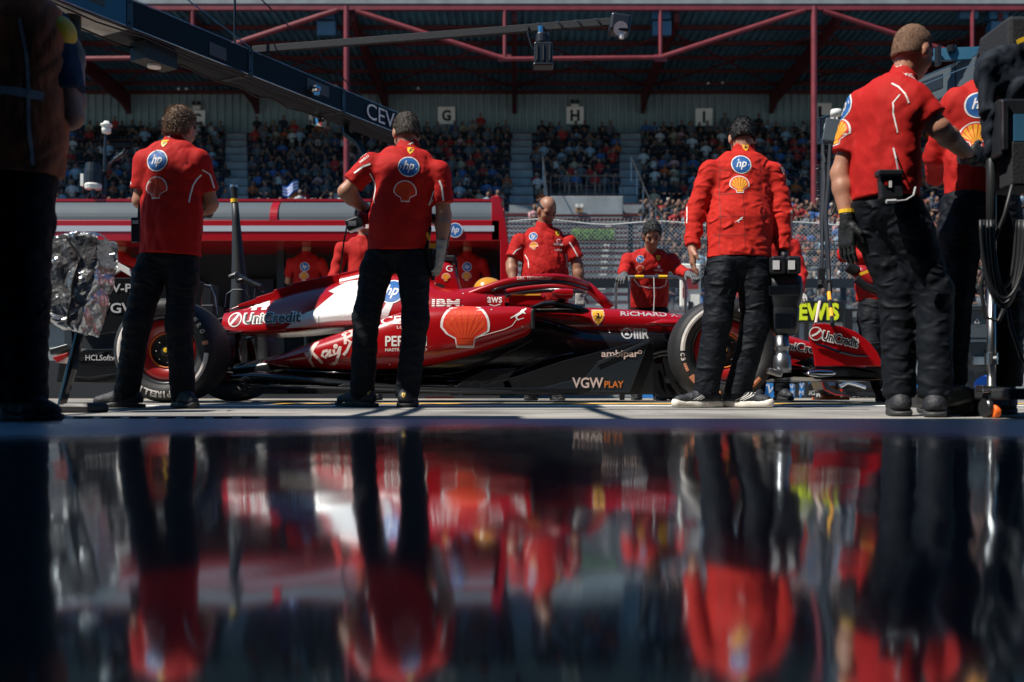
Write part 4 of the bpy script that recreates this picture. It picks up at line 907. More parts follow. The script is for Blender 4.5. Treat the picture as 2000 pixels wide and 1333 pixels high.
# ---------------- wheels
def wheel(px, py, sgn, front, lab=None):
    y0 = 6.82 if sgn > 0 else 2*CY-6.82; x = (px-1000)*6.82/FP; z = .05+.362; Wd = .33 if front else .42; c = Vector((x, y0, z)); ax = Vector((0, -sgn, 0))
    w = empty('wheel', c); w.parent = CAR; w.location = c-CAR.location
    r = .362; b = MB().use('rubber'); b.lathe([(.235,.0-.02),(.25,.008),(.30,.016),(.335,.004),(.352,-.03),(r,-.075),(r+.002,-Wd/2),(r,-Wd+.075),(.352,-Wd+.03),(.335,-Wd),(.24,-Wd+.01),(.235,-Wd+.03)], c, ax, 72)
    ty = b.build('tyre', w, smooth=True)
    b = MB().use('dark_steel'); b.lathe([(.238,-.015),(.225,-.012),(.215,-.05),(.215,-Wd+.05),(.235,-Wd+.02)], c, ax, 64); b.build('rim', w, smooth=True)
    b = MB().use('rim_red'); b.lathe([(.214,-.055),(.205,-.045),(.15,-.06),(.118,-.075),(.112,-.09)], c, ax, 64)
    rc = b.build('wheel_cover', w, smooth=True)
    b = MB().use('orange_line'); b.lathe([(.122,-.070),(.119,-.066),(.114,-.068),(.113,-.075)], c, ax, 64); b.build('ring', w)
    b = MB().use('black'); b.lathe([(.112,-.09),(.10,-.10),(.06,-.10),(.055,-.07),(.04,-.055),(.03,-.05),(0,-.05)], c, ax, 40); b.build('hub', w)
    b = MB().use('yellow'); b.lathe([(0,-.035),(.014,-.036),(.017,-.045),(.017,-.052)], c, ax, 16); b.build('wheel_nut', w)
    b = MB().use('chrome')
    for k in range(8): a = k*math.pi/4; b.lathe([(0,-.088),(.006,-.09),(.006,-.1)], c+Vector((math.cos(a)*.082,0,math.sin(a)*.082)), ax, 8)
    b.build('wheel_pin', w)
    # side wall marks
    L = []
    def arcb(r0, r1, a0, a1, m, n=14):
        V = []; Fc = []
        for k in range(n+1):
            a = R(a0+(a1-a0)*k/n); V += [(r0*math.cos(a), r0*math.sin(a)), (r1*math.cos(a), r1*math.sin(a))]
            if k: Fc.append((2*k-2, 2*k-1, 2*k+1, 2*k))
        L.append(((V, Fc), m, 0))
    def arct(s, a0, rr, h, m, step):
        for i, ch in enumerate(s):
            a = a0-step*i; L.append((tr(fit_text(ch, h*(.25 if ch == 'I' else .72), h, bold=.04), rr*math.cos(R(a)), rr*math.sin(R(a)), rot=a-90), m, 0))
    def arct2(s, a0, rr, h, m, step):      # read from below
        for i, ch in enumerate(s):
            a = a0+step*i; L.append((tr(fit_text(ch, h*(.25 if ch == 'I' else .72), h, bold=.04), rr*math.cos(R(a)), rr*math.sin(R(a)), rot=a+90), m, 0))
    if not front:
        arcb(.285, .315, 112, 205, 'tyre_mark'); arcb(.285, .315, -62, -4, 'tyre_mark'); arct('ZERO', 52, .30, .036, 'tyre_mark', 9); arct('P', 66, .30, .036, 'tyre_mark', 9)
        arcb(.275, .315, 7, 12, 'tyre_orange'); arct('PIRELLI', -82, .305, .045, 'tyre_mark', 6.2)
    else:
        arcb(.285, .315, 105, 181, 'tyre_mark'); arcb(.29, .31, 198, 209, 'tyre_orange'); arcb(.28, .318, 216, 226, 'tyre_orange'); arcb(.285, .315, -60, -40, 'tyre_orange'); arcb(.285, .315, 235, 262, 'tyre_orange')
        arct2('C3', 186, .302, .03, 'tyre_mark', 6); arct('PIRELLI', 70, .30, .045, 'tyre_mark', 7)
    decal('sidewall_marks', L, c-Vector((0,sgn*.5,0)), X1*sgn, Z1, w, bvh_of(ty), maxlen=.02)
    return w
wheel(319, 687, 1, False); wheel(319, 687, -1, False); wheel(1418, 681, 1, True); wheel(1418, 681, -1, True)
# suspension
for sg in (1,-1):
    for (xa, ya, oa, xb, yb, ob, w_) in ((1290,634,.30,1410,640,.72,.05),(1350,640,.25,1425,645,.72,.05),(1295,665,.30,1410,700,.72,.04),(1480,668,.2,1425,700,.72,.04),(1420,640,.25,1415,705,.72,.03),
                                         (470,650,.22,330,660,.62,.05),(440,690,.25,330,700,.62,.05),(400,655,.1,315,655,.62,.05),(395,705,.12,312,715,.62,.05)):
        b = MB().use('carbon'); p, q = Vector((cx(xa,oa),CY-sg*oa,cz(ya,oa))), Vector((cx(xb,ob),CY-sg*ob,cz(yb,ob))); b.bar(p, q, w_, .018); b.build('suspension_arm', CAR, bevel=.005)
    b = MB().use('car_red'); b.loft([ring(cx(x,.4), .05, cz(632,.4)+h, cz(632,.4)-h, 2.2, n=14, cy=CY-sg*.40) for x, h in ((1268,.004),(1290,.028),(1320,.03),(1345,.02))]); b.build('suspension_fairing', CAR, smooth=True)
    for k, (x0, x1) in enumerate(((1296,1330),(1304,1345))):
        b = MB().use('carbon'); yy = CY-sg*(.60+.03*k)
        b.prism([(cx(x,.65), yy, cz(y,.65)) for x, y in ((x0,700),(x0+8,735),(x0+22,760),(x1+10,778),(x1+30,778),(x1+10,755),(x1,700))], (0,sg*.012,0)); b.build('brake_winglet', CAR)
    b = MB().use('carbon'); b.lathe([(0,.0),(.20,0),(.2,-.16),(0,-.16)], (cx(1418,.9)*1.0+0, CY-sg*(.67), .412), (0,-sg,0), 30); b.build('brake_drum', CAR)
# crash structure, gearbox, rear light
b = MB().use('carbon'); b.loft([ring(cx(x,.0), w, cz(t,0), cz(bm_,0), 3, n=16) for x, t, bm_, w in ((470,645,730,.2),(400,655,725,.13),(330,670,715,.09),(250,690,712,.06),(190,695,710,.05))]); b.build('gearbox', CAR, smooth=True)
# rear wing
for sg in (1,-1):
    o = plate('rear_wing_endplate', [(186,545),(214,543),(262,543),(345,543),(398,552),(392,600),(370,640),(330,652),(278,640),(190,655),(178,620)], sg*.50, sg*.018, 'carbon', bev=.004)
    if sg > 0:
        d = CY-.5-.004
        for L, px, py in (([(tr(pecs, -.31, .0, .032), m, l) for pecs, m, l in PEC]+[txt('V-Power', .36, .062, 'logo_grey', -.07, 0, bold=.02)], 285, 563), ([txt('VGW', .29, .075, 'logo_grey', -.13, 0, bold=.02), txt('PLAY', .2, .06, 'orange_line', .14, 0, bold=.02)], 268, 602)):
            decal('lettering', L, W(px,py,d), X1, Z1, o)
    plate('diffuser_fence', [(120,684),(222,682),(240,748),(112,748)], sg*.48, sg*.02, 'carbon')
    if sg > 0: decal('lettering', [(fit_text('HCLSoftware', .30, .042, bold=.015), 'logo_grey', 0)], W(207,699,CY-.49), X1, Z1, CAR)
for (xa, ya, xb, yb, m) in ((150,590,260,575,'carbon'),(205,548,285,530,'car_red'),(178,700,262,690,'carbon'),(178,735,300,728,'carbon')):
    b = MB().use(m); L = [(xa,ya),(xa+(xb-xa)*.4,ya-6 if m == 'car_red' else ya+4),(xb,yb),(xa+(xb-xa)*.4,ya+9)]
    b.prism([(cx(x,.0), CY-.49, cz(y,0)) for x, y in L], (0,.98,0)); b.build('rear_wing_element', CAR, bevel=.003)
for sg in (1,-1):
    b = MB(); b.use('car_white'); b.prism([(cx(x,.45), CY-sg*.5, cz(y,.45)) for x, y in ((211,509),(236,515),(258,527),(262,543),(240,530),(220,543),(214,540))], (0,sg*.03,0)); b.build('wing_tip', CAR, bevel=.004)
    b = MB().use('rim_red'); b.box((cx(205,.45), CY-sg*.49, cz(528,.45)), (.05,.02,.10)); b.build('wing_tip_panel', CAR, bevel=.004)
b = MB().use('carbon'); b.bar((cx(300,0),CY,cz(690,0)), (cx(250,0),CY,cz(560,0)), .03, .08); b.build('wing_pylon', CAR)
# front wing
for sg in (1,-1):
    b = MB().use('car_red'); P = [(1580,660),(1590,633),(1612,632),(1645,638),(1672,648),(1698,668),(1715,690),(1727,716),(1592,716),(1590,695)]
    b.prism([(cx(x,.94), CY-sg*.94, cz(y,.94)) for x, y in P], (0,sg*.02,0)); o = b.build('front_wing_endplate', CAR, bevel=.006)
    b = MB().use('black_gloss'); b.tube([(cx(x,.96), CY-sg*.955, cz(y,.96)) for x, y in ((1594,672),(1612,677),(1640,688),(1670,695),(1697,696))], [.006,.010,.011,.009,.005], 8); b.build('endplate_strake', o)
    if sg > 0: decal('lettering', [(tr(S,0,0,1,-13), m, l) for S, m, l in unicredit(.335)], W(1632,661,CY-.945), X1, Z1, o)
    b = MB().use('carbon'); b.prism([(cx(x,.95), CY-sg*.93, cz(y,.95)) for x, y in ((1592,717),(1728,717),(1740,740),(1700,745),(1600,741),(1580,732))], (0,sg*.06,0)); b.build('footplate', CAR, bevel=.01)
    b = MB().use('chrome'); b.loft([ring(cx(x,.97), .03, cz(730,.97)+h, cz(730,.97)-h, 2.6, n=14, cy=CY-sg*.97) for x, h in ((1573,.006),(1582,.022),(1600,.030),(1622,.026),(1630,.01))]); b.build('footplate_fairing', CAR, smooth=True)
for k, (xa, ya, xb, yb, m) in enumerate(((1560,700,1620,712,'carbon'),(1590,710,1650,722,'carbon'),(1620,720,1690,732,'carbon'),(1525,738,1730,742,'carbon'))):
    for sg in (1,-1):
        b = MB().use(m); rr = []
        for t in (0, .25, .5, .75, 1):
            o_ = .93*(1-t)+.12*t; dx = 26*t if k < 3 else 8*t; dz = 6*t
            rr.append([(cx(x+dx,.6), CY-sg*o_, cz(y+dz*(.3 if k == 3 else 1),.6)) for x, y in ((xa,ya),((xa+xb)/2,(ya+yb)/2-3),(xb,yb),((xa+xb)/2,(ya+yb)/2+2))])
        b.loft(rr); b.build('front_wing_element', CAR)
for o in [o for o in CAR.children if o.name.startswith('rear_wing_endplate')]: o['label'] = 'black endplate with grey lettering' if o.children else 'plain black endplate'
# ---------------- driver
e = empty('person', (cx(955,0),CY,.45), 'driver in yellow helmet sitting low in the red racing car cockpit', 'person')
b = MB().use('helmet_yellow'); c = Vector((cx(955,0), CY, cz(573,0))); rr = []
for i in range(15):
    ph = math.pi*i/14; r = math.sin(ph); rr.append([c+Vector((.135*r*math.cos(a)*(1.0+.05*math.cos(a)), .115*r*math.sin(a), .125*math.cos(ph)-.01*math.cos(a)*r)) for a in [2*math.pi*k/28 for k in range(28)]])
b.loft(rr, caps=False); hl = b.build('helmet', e, smooth=True)
b = MB().use('visor'); rr = []
for i in range(5):
    zz = -.02+.075*i/4; rr.append([c+Vector((.142*math.cos(R(a))*math.sqrt(max(.1,1-(zz/.13)**2)), .121*math.sin(R(a))*math.sqrt(max(.1,1-(zz/.13)**2)), zz)) for a in range(-70,71,10)])
b.loft(rr, caps=False, closed=False); b.build('visor', hl, smooth=True)
b = MB().use('suit_red'); b.loft([ring(cx(950,0)+dx, w, z+.07*1, z-.10, 2.5, n=20) for dx, w, z in ((-.16,.16,.62),(-.05,.24,.66),(.06,.23,.66),(.2,.18,.60))]); b.tube([(cx(975,0),CY-.22,.66),(cx(1040,0),CY-.27,.56),(cx(1105,0),CY-.12,.60)], [.06,.05,.04], 12); b.tube([(cx(975,0),CY+.22,.66),(cx(1040,0),CY+.27,.56),(cx(1105,0),CY+.12,.60)], [.06,.05,.04], 12); b.build('race_suit', e, smooth=True)
b = MB().use('glove_black'); b.loft([ring(cx(1105,0)+dx, .05, .62+h, .56-h, 2.2, n=12, cy=CY+s_) for s_ in (-.12,) for dx, h in ((-.03,0),(0,.02),(.05,.0))]); b.build('glove', e, smooth=True)
b = MB().use('black'); b.tube([(cx(1112,0), CY+.15*math.sin(a), .60+.10*math.cos(a)) for a in [2*math.pi*k/20 for k in range(21)]], .014, 8); b.box((cx(1112,0),CY,.60), (.03,.2,.10)); b.build('steering_wheel', CAR)

for pts in ([(628,604),(627,640)], [(720,528),(738,600),(742,640)], [(950,556),(950,598)]):
    livery('shut_line', [(line2d(pp(pts, 700, 600, 7.5), .003), 'logo_black', 0)], 700, 600, 7.5, allb, off=.009, maxlen=.02)
for pts in ([(546,690),(546,716)], [(1040,600),(1040,640)], [(700,640),(704,722)]):
    livery('shut_line', [(line2d(pp(pts, 700, 600, 7.1), .003), 'logo_black', 0)], 700, 600, 7.1, bv['pod'], off=.004, maxlen=.02)

FS = [(520,655),(556,648),(600,646),(690,600),(728,548),(846,548),(905,575),(905,600),(1060,612),(1120,620),(1250,612),(1090,640),(1190,650)]
livery('fastener', [(poly2d([circ(.0055, 8, (x-800)*7.5/FP, (600-y)*7.5/FP)]), 'logo_grey', 0) for x, y in FS], 800, 600, 7.5, allb, off=.006)
FS = [(560,705),(640,712),(700,708),(760,712),(830,606),(880,604),(960,606),(1020,640)]
livery('fastener', [(poly2d([circ(.0055, 8, (x-800)*7.1/FP, (600-y)*7.1/FP)]), 'logo_grey', 0) for x, y in FS], 800, 600, 7.1, bv['pod'], off=.005)
def edge(pts, off, r, m='black_gloss', name='edge_highlight'):  # thin tubes along panel edges, put in for the reflections there
    b = MB().use(m); b.tube([(cx(x,off), CY-off, cz(y,off)) for x, y in pts], r, 6); b.build(name, CAR, smooth=True)
edge([(838,737),(905,726),(960,703),(1010,680),(1040,664)], .60, .007); edge([(870,745),(940,742),(1010,725),(1070,700),(1120,690)], .66, .006); edge([(1165,709),(1215,688),(1271,662)], .775, .005, 'dark_steel')
edge([(560,724),(700,730),(830,735),(1000,742)], .60, .006); edge([(455,752),(560,757),(700,760),(880,766),(1035,768)], .80, .008, 'dark_steel')
for k in range(7):
    plate('floor_strake', [(880+k*22,772),(872+k*22,752-k*1.2),(884+k*22,748-k*1.2),(898+k*22,772)], .70+.008*k, .008, 'carbon')
# ================================================================ FIGURES (distance-field modelling, meshed as continuous surfaces)
def nv(v): return np.array(v, dtype=np.float32)
class Field:
    def __init__(s, lo, hi, h):
        s.h = h; s.lo = nv(lo); s.n = [int(math.ceil((hi[i]-lo[i])/h))+1 for i in range(3)]
        s.ax = [s.lo[i]+h*np.arange(s.n[i], dtype=np.float32) for i in range(3)]; s.f = np.full(s.n, .5, dtype=np.float32)
    def sub(s, lo, hi):
        sl = []
        for i in range(3):
            a = max(0, int((lo[i]-s.lo[i])/s.h)); b = min(s.n[i], int((hi[i]-s.lo[i])/s.h)+2)
            if b <= a: return None, None
            sl.append(slice(a, b))
        X, Y, Z = np.meshgrid(*[s.ax[i][sl[i]] for i in range(3)], indexing='ij', sparse=True); return tuple(sl), (X, Y, Z)
    def put(s, pr, k=.02, op='u'):
        fn, lo, hi = pr; m = k*1.5+.03; sl, P = s.sub([a-m for a in lo], [a+m for a in hi])
        if sl is None: return
        d = fn(*P).astype(np.float32); f = s.f[sl]
        if op == 'u':
            h = np.clip(.5+.5*(f-d)/k, 0, 1); s.f[sl] = f*(1-h)+d*h-k*h*(1-h)
        elif op == 's':
            d = -d; h = np.clip(.5-.5*(f-d)/k, 0, 1); s.f[sl] = f*(1-h)+d*h+k*h*(1-h)
    def cut(s, p, n):                      # keep the side the normal points away from
        X, Y, Z = np.meshgrid(*s.ax, indexing='ij', sparse=True); s.f = np.maximum(s.f, ((X-p[0])*n[0]+(Y-p[1])*n[1]+(Z-p[2])*n[2]).astype(np.float32))
    def noise(s, fn): X, Y, Z = np.meshgrid(*s.ax, indexing='ij', sparse=True); s.f = s.f+fn(X, Y, Z).astype(np.float32)
    def mesh(s):
        f = s.f; ins = f < 0; n = s.n; c = 0; cnt = np.zeros([q-1 for q in n], np.uint8)
        for i in (0,1):
            for j in (0,1):
                for k in (0,1): cnt += ins[i:n[0]-1+i, j:n[1]-1+j, k:n[2]-1+k]
        act = (cnt > 0) & (cnt < 8); idx = np.argwhere(act); acc = np.zeros((len(idx),3)); w = np.zeros(len(idx))
        cid = np.full(act.shape, -1, np.int64); cid[act] = np.arange(len(idx))
        for a in range(3):
            for u in (0,1):
                for v in (0,1):
                    o = [0,0,0]; bb = [(a+1) % 3, (a+2) % 3]; o[bb[0]] = u; o[bb[1]] = v; p = idx+o; q = p.copy(); q[:,a] += 1
                    fa = f[p[:,0],p[:,1],p[:,2]]; fb = f[q[:,0],q[:,1],q[:,2]]; cr = (fa < 0) != (fb < 0); t = np.where(cr, fa/np.where(cr, fa-fb, 1), 0)
                    pos = p.astype(float); pos[:,a] += t; acc[cr] += pos[cr]; w[cr] += 1
        V = acc/np.maximum(w,1)[:,None]*s.h+s.lo; Q = []
        for a in range(3):
            b, c = (a+1) % 3, (a+2) % 3; sl0 = [slice(None)]*3; sl1 = [slice(None)]*3; sl0[a] = slice(0,-1); sl1[a] = slice(1,None)
            e0, e1 = ins[tuple(sl0)], ins[tuple(sl1)]; E = np.argwhere(e0 != e1); ok = (E[:,b] > 0) & (E[:,c] > 0) & (E[:,b] < n[b]-1) & (E[:,c] < n[c]-1); E = E[ok]
            fl = e0[E[:,0],E[:,1],E[:,2]]; 
            def g(db, dc): q = E.copy(); q[:,b] -= db; q[:,c] -= dc; return cid[q[:,0],q[:,1],q[:,2]]
            A = np.stack([g(1,1), g(0,1), g(0,0), g(1,0)], 1); A[~fl] = A[~fl][:,::-1]; Q.append(A)
        return V, np.concatenate(Q)
def rc(a, b, r0, r1, flat=None, ff=1):      # tapered capsule; flat = direction in which the section is squashed by ff
    a, b = nv(a), nv(b); ba = b-a; L2 = float(ba@ba)+1e-9
    if flat is not None: fl = nv(flat)/np.linalg.norm(nv(flat))
    def fn(X, Y, Z):
        px, py, pz = X-a[0], Y-a[1], Z-a[2]; t = np.clip((px*ba[0]+py*ba[1]+pz*ba[2])/L2, 0, 1)
        dx, dy, dz = px-t*ba[0], py-t*ba[1], pz-t*ba[2]; r = r0+(r1-r0)*t; q = dx*dx+dy*dy+dz*dz
        if flat is not None:
            e = dx*fl[0]+dy*fl[1]+dz*fl[2]; q = q+e*e*(1/ff**2-1); return (np.sqrt(q)-r)*(ff+1)/2
        return np.sqrt(q)-r
    m = max(r0, r1); return fn, np.minimum(a,b)-m, np.maximum(a,b)+m
def el(c, r, U=None, V_=None, N=None):      # ellipsoid with axes U V N
    c = nv(c); U = nv(U) if U is not None else nv((1,0,0)); V_ = nv(V_) if V_ is not None else nv((0,1,0)); N = nv(N) if N is not None else nv((0,0,1))
    def fn(X, Y, Z):
        x, y, z = X-c[0], Y-c[1], Z-c[2]; u = (x*U[0]+y*U[1]+z*U[2])/r[0]; v = (x*V_[0]+y*V_[1]+z*V_[2])/r[1]; n = (x*N[0]+y*N[1]+z*N[2])/r[2]
        k0 = np.sqrt(u*u+v*v+n*n); return (k0-1)*min(r)*(.6+.4*max(r)/min(r)*0+.4)
    m = max(r); return fn, c-m, c+m
def rbox(c, h, rr, U, V_, N):
    c = nv(c); U, V_, N = nv(U), nv(V_), nv(N)
    def fn(X, Y, Z):
        x, y, z = X-c[0], Y-c[1], Z-c[2]; q = [abs(x*A[0]+y*A[1]+z*A[2])-hh+rr for A, hh in ((U,h[0]),(V_,h[1]),(N,h[2]))]
        return np.sqrt(np.maximum(q[0],0)**2+np.maximum(q[1],0)**2+np.maximum(q[2],0)**2)+np.minimum(np.maximum(q[0],np.maximum(q[1],q[2])),0)-rr
    m = math.sqrt(sum(q*q for q in h)); return fn, c-m, c+m
def folds(seed, amp, L=.09, ani=(1,1,1)):
    r = np.random.default_rng(seed); W_ = [(r.normal(size=3)*np.array(ani)/L*1.6, r.normal(size=3)/L*.7, r.uniform(0,6.28,2)) for _ in range(4)]
    def fn(X, Y, Z):
        s = 0
        for k, q, ph in W_:
            s = s+np.sin(k[0]*X+k[1]*Y+k[2]*Z+ph[0]+1.5*np.sin(q[0]*X+q[1]*Y+q[2]*Z+ph[1]))
        s = s/4; return amp*(1-2*np.sqrt(np.abs(s)+.02))
    return fn
def crease(pts, seed, amp, L=.02, wid=.10):   # fine folds gathered near given joints, (point, axis) pairs: folds run across the axis
    r = np.random.default_rng(seed)
    def fn(X, Y, Z):
        s = 0
        for p, ax in pts:
            ax = nv(ax)/np.linalg.norm(nv(ax)); x, y, z = X-p[0], Y-p[1], Z-p[2]; a = x*ax[0]+y*ax[1]+z*ax[2]
            w = np.exp(-(x*x+y*y+z*z)/(wid*wid)); ph = r.uniform(0,6)
            s = s+w*np.sin(a/L+1.6*np.sin(x/.045+ph)+1.3*np.sin(y/.05+ph*2)+ph)
        return amp*s
    return fn
def to_obj(name, F, m, parent, ground=None):
    V, Q = F.mesh(); me = bpy.data.meshes.new(name); me.vertices.add(len(V)); me.vertices.foreach_set('co', V.astype(np.float32).ravel())
    me.loops.add(Q.size); me.loops.foreach_set('vertex_index', Q.astype(np.int32).ravel()); me.polygons.add(len(Q))
    me.polygons.foreach_set('loop_start', np.arange(0, Q.size, 4, dtype=np.int32)); me.update(calc_edges=True); me.validate()
    if isinstance(m, str): m = [m]
    for k in m: me.materials.append(MT[k])
    me.shade_smooth()
    return link(name, me, parent)
def U3(v): v = np.array(v, float); return v/np.linalg.norm(v)
def box_of(pts, m): P = np.array([list(p) for p in pts]); return P.min(0)-m, P.max(0)+m
# face parts for a head at hc with axes: side S, forward Fd, up Up
def head_prims(hc, S, Fd, Up, k=1.0, face=True):
    P = []; g = lambda s, f, u: nv(hc)+nv(S)*s*k+nv(Fd)*f*k+nv(Up)*u*k; B = dict(U=S, V_=Fd, N=Up)
    P += [(el(g(0,-.012,.025), (.077*k,.098*k,.098*k), **B), .02), (el(g(0,.020,-.045), (.060*k,.070*k,.078*k), **B), .03), (el(g(0,.055,-.085), (.032*k,.032*k,.026*k), **B), .02)]
    for s in (-1, 1):
        P += [(el(g(s*.079,-.006,-.012), (.012*k,.024*k,.036*k), **B), .008), (el(g(s*.036,.058,-.03), (.026*k,.026*k,.024*k), **B), .02)]
    if face:
        P += [(rc(g(0,.082,.005), g(0,.104,-.032), .010*k, .015*k), .012), (el(g(0,.095,-.036), (.019*k,.012*k,.010*k), **B), .008),
              (el(g(0,.080,-.062), (.026*k,.014*k,.007*k), **B), .006), (el(g(0,.077,-.072), (.022*k,.014*k,.007*k), **B), .006), (rc(g(-.045,.070,.018), g(.045,.070,.018), .014*k, .014*k), .015)]
    return P, g
def hand_prims(w, dr, pn, th, k=1, curl=.5, grip=False):
    """w wrist, dr pointing along the hand, pn palm normal (side the fingers curl to), th direction of the thumb side"""
    dr, pn = U3(dr), U3(pn); th = U3(np.array(th)-dr*np.dot(th, dr)); pn = U3(pn-dr*np.dot(pn,dr)-th*np.dot(pn,th)); w = np.array(w, float); P = []
    P.append((rbox(w+dr*.052*k, (.042*k,.050*k,.016*k), .014*k, th, dr, pn), .012)); P.append((rc(w-dr*.02, w+dr*.03*k, .029*k, .030*k, pn, .7), .015))
    Ls = (.072,.080,.075,.058)
    for i in range(4):
        o = w+dr*.098*k+th*(.032-.0215*i)*k; a = curl*(.7+.12*i); p = o; d = dr
        for sg_, (fr, r0, r1) in enumerate(((.45,.0098,.0090),(.32,.0090,.0082),(.23,.0082,.0072))):
            a2 = a*(sg_+.6); d = U3(dr*math.cos(a2)+pn*math.sin(a2)+th*(.04-.03*i)); q = p+d*Ls[i]*fr*k; P.append((rc(p, q, r0*k, r1*k), .004)); p = q
    o = w+dr*.022*k+th*.034*k; q = o+U3(dr*.75+th*.75+pn*.25)*.038*k; P.append((rc(o, q, .015*k, .0115*k), .012)); q2 = q+U3(dr*1+th*.18+pn*(.3+curl*.5))*.034*k; P.append((rc(q, q2, .0115*k, .0090*k), .004))
    return P
def person(d, J, label, fwd=(0,1,0), face=(0,1,0), faceup=(0,0,1), h=.010, sleeve='short', shirt='shirt_red', trous='trouser', hair=('hair_dark', .9), skin='skin', gloves=(None,None),
           hands=None, hemp=None, waist=.155, chest=.165, foot=((0,1,0),(0,1,0)), soles='sole_dark', shoes='shoe_dark', legw=1.0, seed=1, k=1.0, legs=True, handk=1.0, sit=False, arm=1.0, hk=1.0, lean=None, sagz=0, belt=False, grp=None):
    P = {n: np.array(W(px, py, d)+Vector((0, dd, 0))) for n, (px, py, dd) in J.items()}
    S = U3(P['shR']-P['shL']) if 'S' not in J else None; fw = U3(fwd); up = np.array([0,0,1.])
    base = P['anL']*.5+P['anR']*.5; g0 = gz(d) if d > 4.4 else 0.0
    e = empty('person', (base[0], base[1], g0), label, 'person', grp)
    mid = (P['shL']+P['shR'])/2; hip = (P['hiL']+P['hiR'])/2; lat = U3(P['shR']-P['shL']); Fd = U3(face); Up = U3(np.array(faceup)-Fd*np.dot(faceup,Fd)); Sd = np.cross(Fd, Up)
    hc = P['head']; neck = P['neck']; out = {}
    # ---- body: one continuous skin surface
    allp = [hc+up*.16, hc-up*.16, hc+Fd*.15, hc-Fd*.15, hc+Sd*.12, hc-Sd*.12]+[P[n] for n in P]
    for i in (0,1):
        if hands and hands[i] and not gloves[i]: w = P['wrL' if i == 0 else 'wrR']; allp.append(w+U3(hands[i][0])*.22); 
    lo, hi = box_of(allp, .12); lo[2] = max(lo[2], g0+.02); F = Field(lo, hi, h)
    F.put(rc(mid-up*.08, mid*.3+hip*.7, chest*.76, waist*.76, fw, .52), .05); F.put(rc(P['hiL']*.7+hip*.3, P['hiR']*.7+hip*.3, .085, .085), .04); F.put(rc(mid*.3+hip*.7, hip, waist*.76, waist*.76, fw, .56), .06)
    F.put(rc(P['shL']-up*.02, P['shR']-up*.02, .040, .040), .04); F.put(rc(neck-up*.04, hc-Up*.05*k-Fd*.02, .060*k, .054*k), .03)
    for L in 'LR':
        sh, elb, wr = P['sh'+L], P['el'+L], P['wr'+L]; a = arm
        F.put(rc(sh*.85+elb*.15, elb, .045*a, .042*a), .02); F.put(rc(elb, elb*.7+wr*.3, .042*a, .043*a), .02); F.put(rc(elb*.7+wr*.3, wr, .043*a, .027*a), .02)
        F.put(rc(P['hi'+L], P['kn'+L], .075, .052), .03); F.put(rc(P['kn'+L], P['an'+L], .050, .036), .02)
    hp_, g = head_prims(hc, Sd, Fd, Up, k)
    for p, kk in hp_: F.put(p, kk)
    for s in (-1,1): F.put(el(g(s*.033,.090,-.001), (.017*k,.013*k,.009*k), U=Sd, V_=Fd, N=Up), .008, 's')
    for i, L in enumerate('LR'):
        if hands and hands[i] and not gloves[i]:
            for p, kk in hand_prims(P['wr'+L], *hands[i][:3], k=handk*1.0, curl=hands[i][3]): F.put(p, kk)
    body = to_obj('body', F, skin, e)
    # eyes with dark irises and brows
    for s in (-1,1):
        b = MB().use('black'); c = g(s*.033,.0775,-.004); rr = []
        for i in range(9):
            ph = math.pi*i/8; rr.append([Vector(c+(Sd*math.cos(q)*.0135+Fd*.0135*math.sin(q))*math.sin(ph)*k+Up*.0062*k*math.cos(ph)) for q in [2*math.pi*t/12 for t in range(12)]])
        b.loft(rr, caps=False); b.build('eye', body, smooth=True)
        b = MB().use('hair_dark' if hair[0] != 'hair_light' else 'hair_light'); b.tube([Vector(g(s*.016,.086,.017)), Vector(g(s*.034,.089,.021)), Vector(g(s*.054,.076,.015))], [.004*k,.0048*k,.003*k], 6); b.build('eyebrow', body, smooth=True)
    # ---- hair
    if hair[0]:
        q = hair[1]; lo, hi = box_of([hc], .17); F = Field(lo, hi, min(h,.0065)); F.put(el(g(0,-.016,.030), (.0795*k+.006*q,.100*k+.008*q,.100*k+.012*q), U=Sd, V_=Fd, N=Up), .01)
        F.put(el(g(0,-.040,-.035), (.0615*k+.006*q,.0625*k+.006*q,.070*k), U=Sd, V_=Fd, N=Up), .03)
        r0 = .0065 if q > .6 else .0015
        F.noise(folds(seed+5, .0022*q, .02, (1,1,.4)))
        # remove the face and the neck below the nape
        n1 = U3(Fd*1.0-Up*.55); F.cut(g(0,.052 if q >= 0 else .0,.045), n1)
        X, Y, Z = np.meshgrid(*F.ax, indexing='ij', sparse=True)
        fd = (X-hc[0])*Fd[0]+(Y-hc[1])*Fd[1]+(Z-hc[2])*Fd[2]; uu = (X-hc[0])*Up[0]+(Y-hc[1])*Up[1]+(Z-hc[2])*Up[2]
        F.f = np.maximum(F.f, np.minimum(fd+.010*k, -(uu-.018*k)).astype(np.float32))       # clear in front of the ears, below the temples
        F.f = np.maximum(F.f, (-(uu+(.072 if q > .7 else .052)*k)+.25*(fd+.06)).astype(np.float32))
        if len(hair) > 2 and hair[2] == 'bald':
            F.f = np.maximum(F.f, (uu-.052*k+.25*fd).astype(np.float32))
        ho = to_obj('hair', F, hair[0], e); out['hair'] = ho
